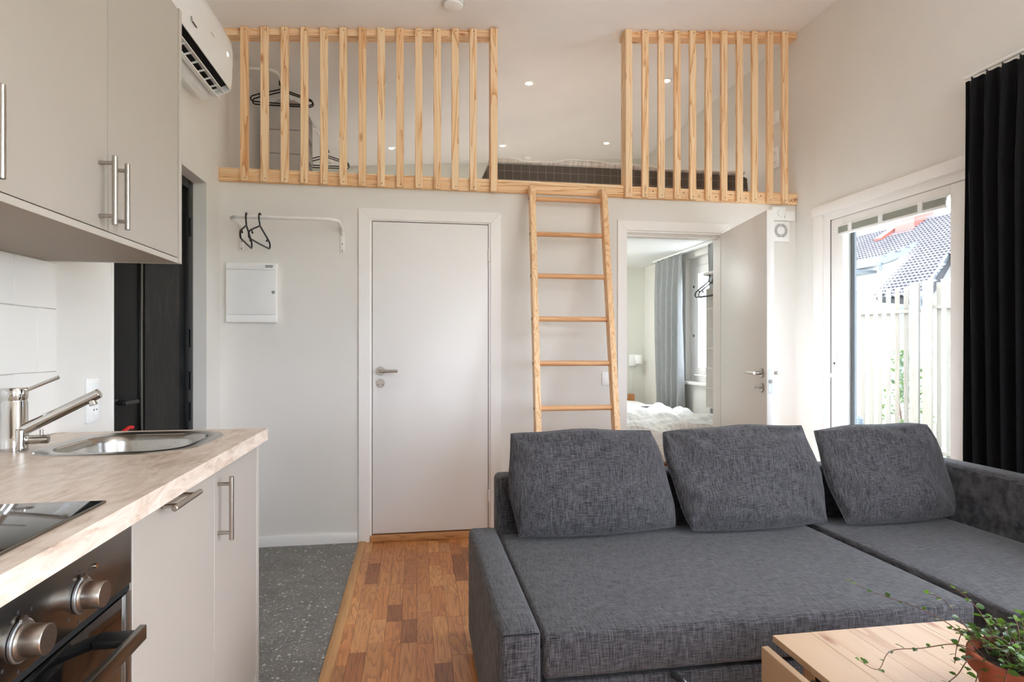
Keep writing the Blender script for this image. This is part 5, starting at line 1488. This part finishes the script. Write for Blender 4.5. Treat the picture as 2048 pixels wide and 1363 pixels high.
while y < 17.5:
    s = s_of(9.1); krow = 0
    while s < s_of(12.62):
        yc = y + (TW / 2 if krow % 2 else 0)
        if inside(yc, s + TH / 2):
            # curved pan: three-face barrel strip, lower edge lifted over the next course
            pts = [(-0.5, 0.0), (-0.22, 0.040), (0.18, 0.040), (0.46, 0.0)]
            lo_ = [bm.verts.new(rp(yc + a * TW, s - 0.015) + nrmv * (h + 0.030)) for a, h in pts]
            hi2 = [bm.verts.new(rp(yc + a * TW, s + TH - 0.01) + nrmv * (h - 0.004)) for a, h in pts]
            bt = [bm.verts.new(rp(yc + a * TW, s - 0.015) + nrmv * (h + 0.008)) for a, h in pts]
            for q in range(3):
                bm.faces.new((lo_[q], lo_[q + 1], hi2[q + 1], hi2[q])); bm.faces.new((bt[q], bt[q + 1], lo_[q + 1], lo_[q]))
        s += TH; krow += 1
    y += TW
rt = make('roof_tiles', bm, 'roof_tile', roof, False); rt['kind'] = 'stuff'
# far slope, walls, gable
bm = bmesh.new(); zt_ = rp(0, s_of(12.62)).z
add_prism(bm, [(12.62, zt_ - 0.05), (12.62, zt_ + 0.02), (16.5, zt_ - 2.5), (16.5, zt_ - 2.6)], 'y', 5.0, 20.0); make('far_roof', bm, 'roof_tile', hs, False)
cyl('ridge', (12.62, 5.0, zt_ - 0.01), (12.62, 20.0, zt_ - 0.01), 0.09, 'roof_tile', hs, seg=12)
boxes('wall', [((11.25, 12.35, -0.26), (16.0, 19.8, 3.40)), ((9.95, 5.2, -0.26), (16.0, 12.35, 2.50))], 'house_wall', hs)
bm = bmesh.new(); add_prism(bm, [(9.95, 2.50), (16.0, 2.50), (12.62, zt_ - 0.2), (11.30, RZ_ + 0.05)], 'y', 11.1, 12.34); make('gable_wall', bm, 'house_wall', hs, False)
def ptw(y, x): return rp(y, s_of(x))
def fascia(pa, pb):
    pa, pb = Vector(pa), Vector(pb)
    bm = bmesh.new(); vs = [bm.verts.new(p + o) for p in (pa, pb) for o in (Vector((0.02, 0, 0.05)), Vector((-0.04, 0, 0.05)), Vector((-0.04, 0, -0.16)), Vector((0.02, 0, -0.16)))]
    bm.faces.new(vs[:4]); bm.faces.new(vs[4:][::-1])
    for i in range(4):
        j = (i + 1) % 4; bm.faces.new((vs[i], vs[4 + i], vs[4 + j], vs[j]))
    make('fascia', bm, 'fascia', hs, False)
fascia(ptw(12.70, 11.0), ptw(12.0, 11.40)); fascia(ptw(10.45, 10.55), ptw(9.6, 9.1)); fascia(ptw(20, 11.0), ptw(12.70, 11.0))
tube('downpipe', [(10.93, 12.68, 3.20), (10.93, 12.68, 3.08), (11.15, 12.45, 2.88), (11.15, 12.45, -0.2)], 0.045, 'fascia', hs, 8)
cm = box('chimney', (12.20, 13.05, 3.6), (12.75, 13.65, 5.25), 'brick', hs)
bm = bmesh.new(); add_box(bm, (12.08, 12.98, 4.04), (12.21, 13.72, 4.10)); make('chimney_flashing', bm, 'brick', cm)
bm = bmesh.new()
for q in (0, 1):
    pass
vs = [bm.verts.new(rp(yy, ss) + nrmv * hh) for hh in (0.05, 0.12) for yy, ss in ((13.72, 1.10), (13.98, 1.10), (13.98, 1.62), (13.72, 1.62))]
for f in ((0, 1, 2, 3), (4, 5, 6, 7), (0, 1, 5, 4), (1, 2, 6, 5), (2, 3, 7, 6), (3, 0, 4, 7)): bm.faces.new([vs[i] for i in f])
make('roof_hatch', bm, 'brick', roof, False)
for (y0, y1, z0, z1) in ((13.25, 13.95, 1.3, 2.85), (14.4, 15.1, 1.3, 2.85)):
    wv = box('window', (11.20, y0, z0), (11.26, y1, z1), 'trim', hs)
    box('pane', (11.185, y0 + 0.08, z0 + 0.08), (11.199, y1 - 0.08, z1 - 0.08), 'white', wv)
box('canopy', (10.6, 13.15, 3.02), (11.25, 14.15, 3.09), 'fascia', hs)
for (y0, y1, z0, z1) in ((10.55, 11.05, 0.1, 2.05), (9.15, 9.85, -0.2, 2.1)):
    gd = box('grey_door', (9.90, y0, z0), (9.952, y1, z1), 'grey_panel', hs)
    box('door_pane', (9.885, y0 + 0.1, z0 + 0.9), (9.899, y1 - 0.1, z1 - 0.15), 'pane_dark', gd)
for (y0, z0) in ((12.9, 1.55), (12.9, 1.15), (13.5, 0.5)):
    pass

# shrubs behind the fence
def shrub(x, y, h, w, label, seedv):
    rnd = random.Random(seedv)
    t = thing('garden_shrub', (x, y, -0.26), label, 'shrub', 'shrubs behind the fence')
    bm = bmesh.new()
    for k in range(420):
        a = rnd.uniform(0, 6.283); q = w * math.sqrt(rnd.random()); z = -0.20 + (h + 0.2) * rnd.random() ** 0.8
        q *= (1.15 - 0.75 * max(0, z) / h)
        p = Vector((x + q * math.cos(a), y + q * math.sin(a), z)); s_ = rnd.uniform(0.03, 0.06)
        d1_ = Vector((rnd.uniform(-1, 1), rnd.uniform(-1, 1), rnd.uniform(-0.6, 0.9))).normalized(); d2_ = d1_.cross(Vector((rnd.uniform(-1, 1), rnd.uniform(-1, 1), rnd.uniform(-1, 1)))).normalized()
        v = [bm.verts.new(p + d1_ * s_ * aa + d2_ * s_ * bb) for aa, bb in ((-1, 0), (0, 0.5), (1, 0), (0, -0.5))]
        bm.faces.new(v)
    f = make('foliage', bm, 'shrub', t, False); f['kind'] = 'stuff'
    for k in range(4):
        a = k * 1.6; tube('branch', [(x, y, -0.26), (x + 0.5 * w * math.cos(a), y + 0.5 * w * math.sin(a), h * 0.6)], 0.012, 'stem', t, 6)
shrub(6.0, 8.3, 0.95, 0.32, 'leafy green shrub behind the left fence panel', 1)
shrub(6.7, 7.3, 1.15, 0.34, 'tallest leafy shrub behind the left fence panel', 2)
shrub(7.6, 6.6, 0.9, 0.40, 'leafy green shrub behind the right fence panel', 3)
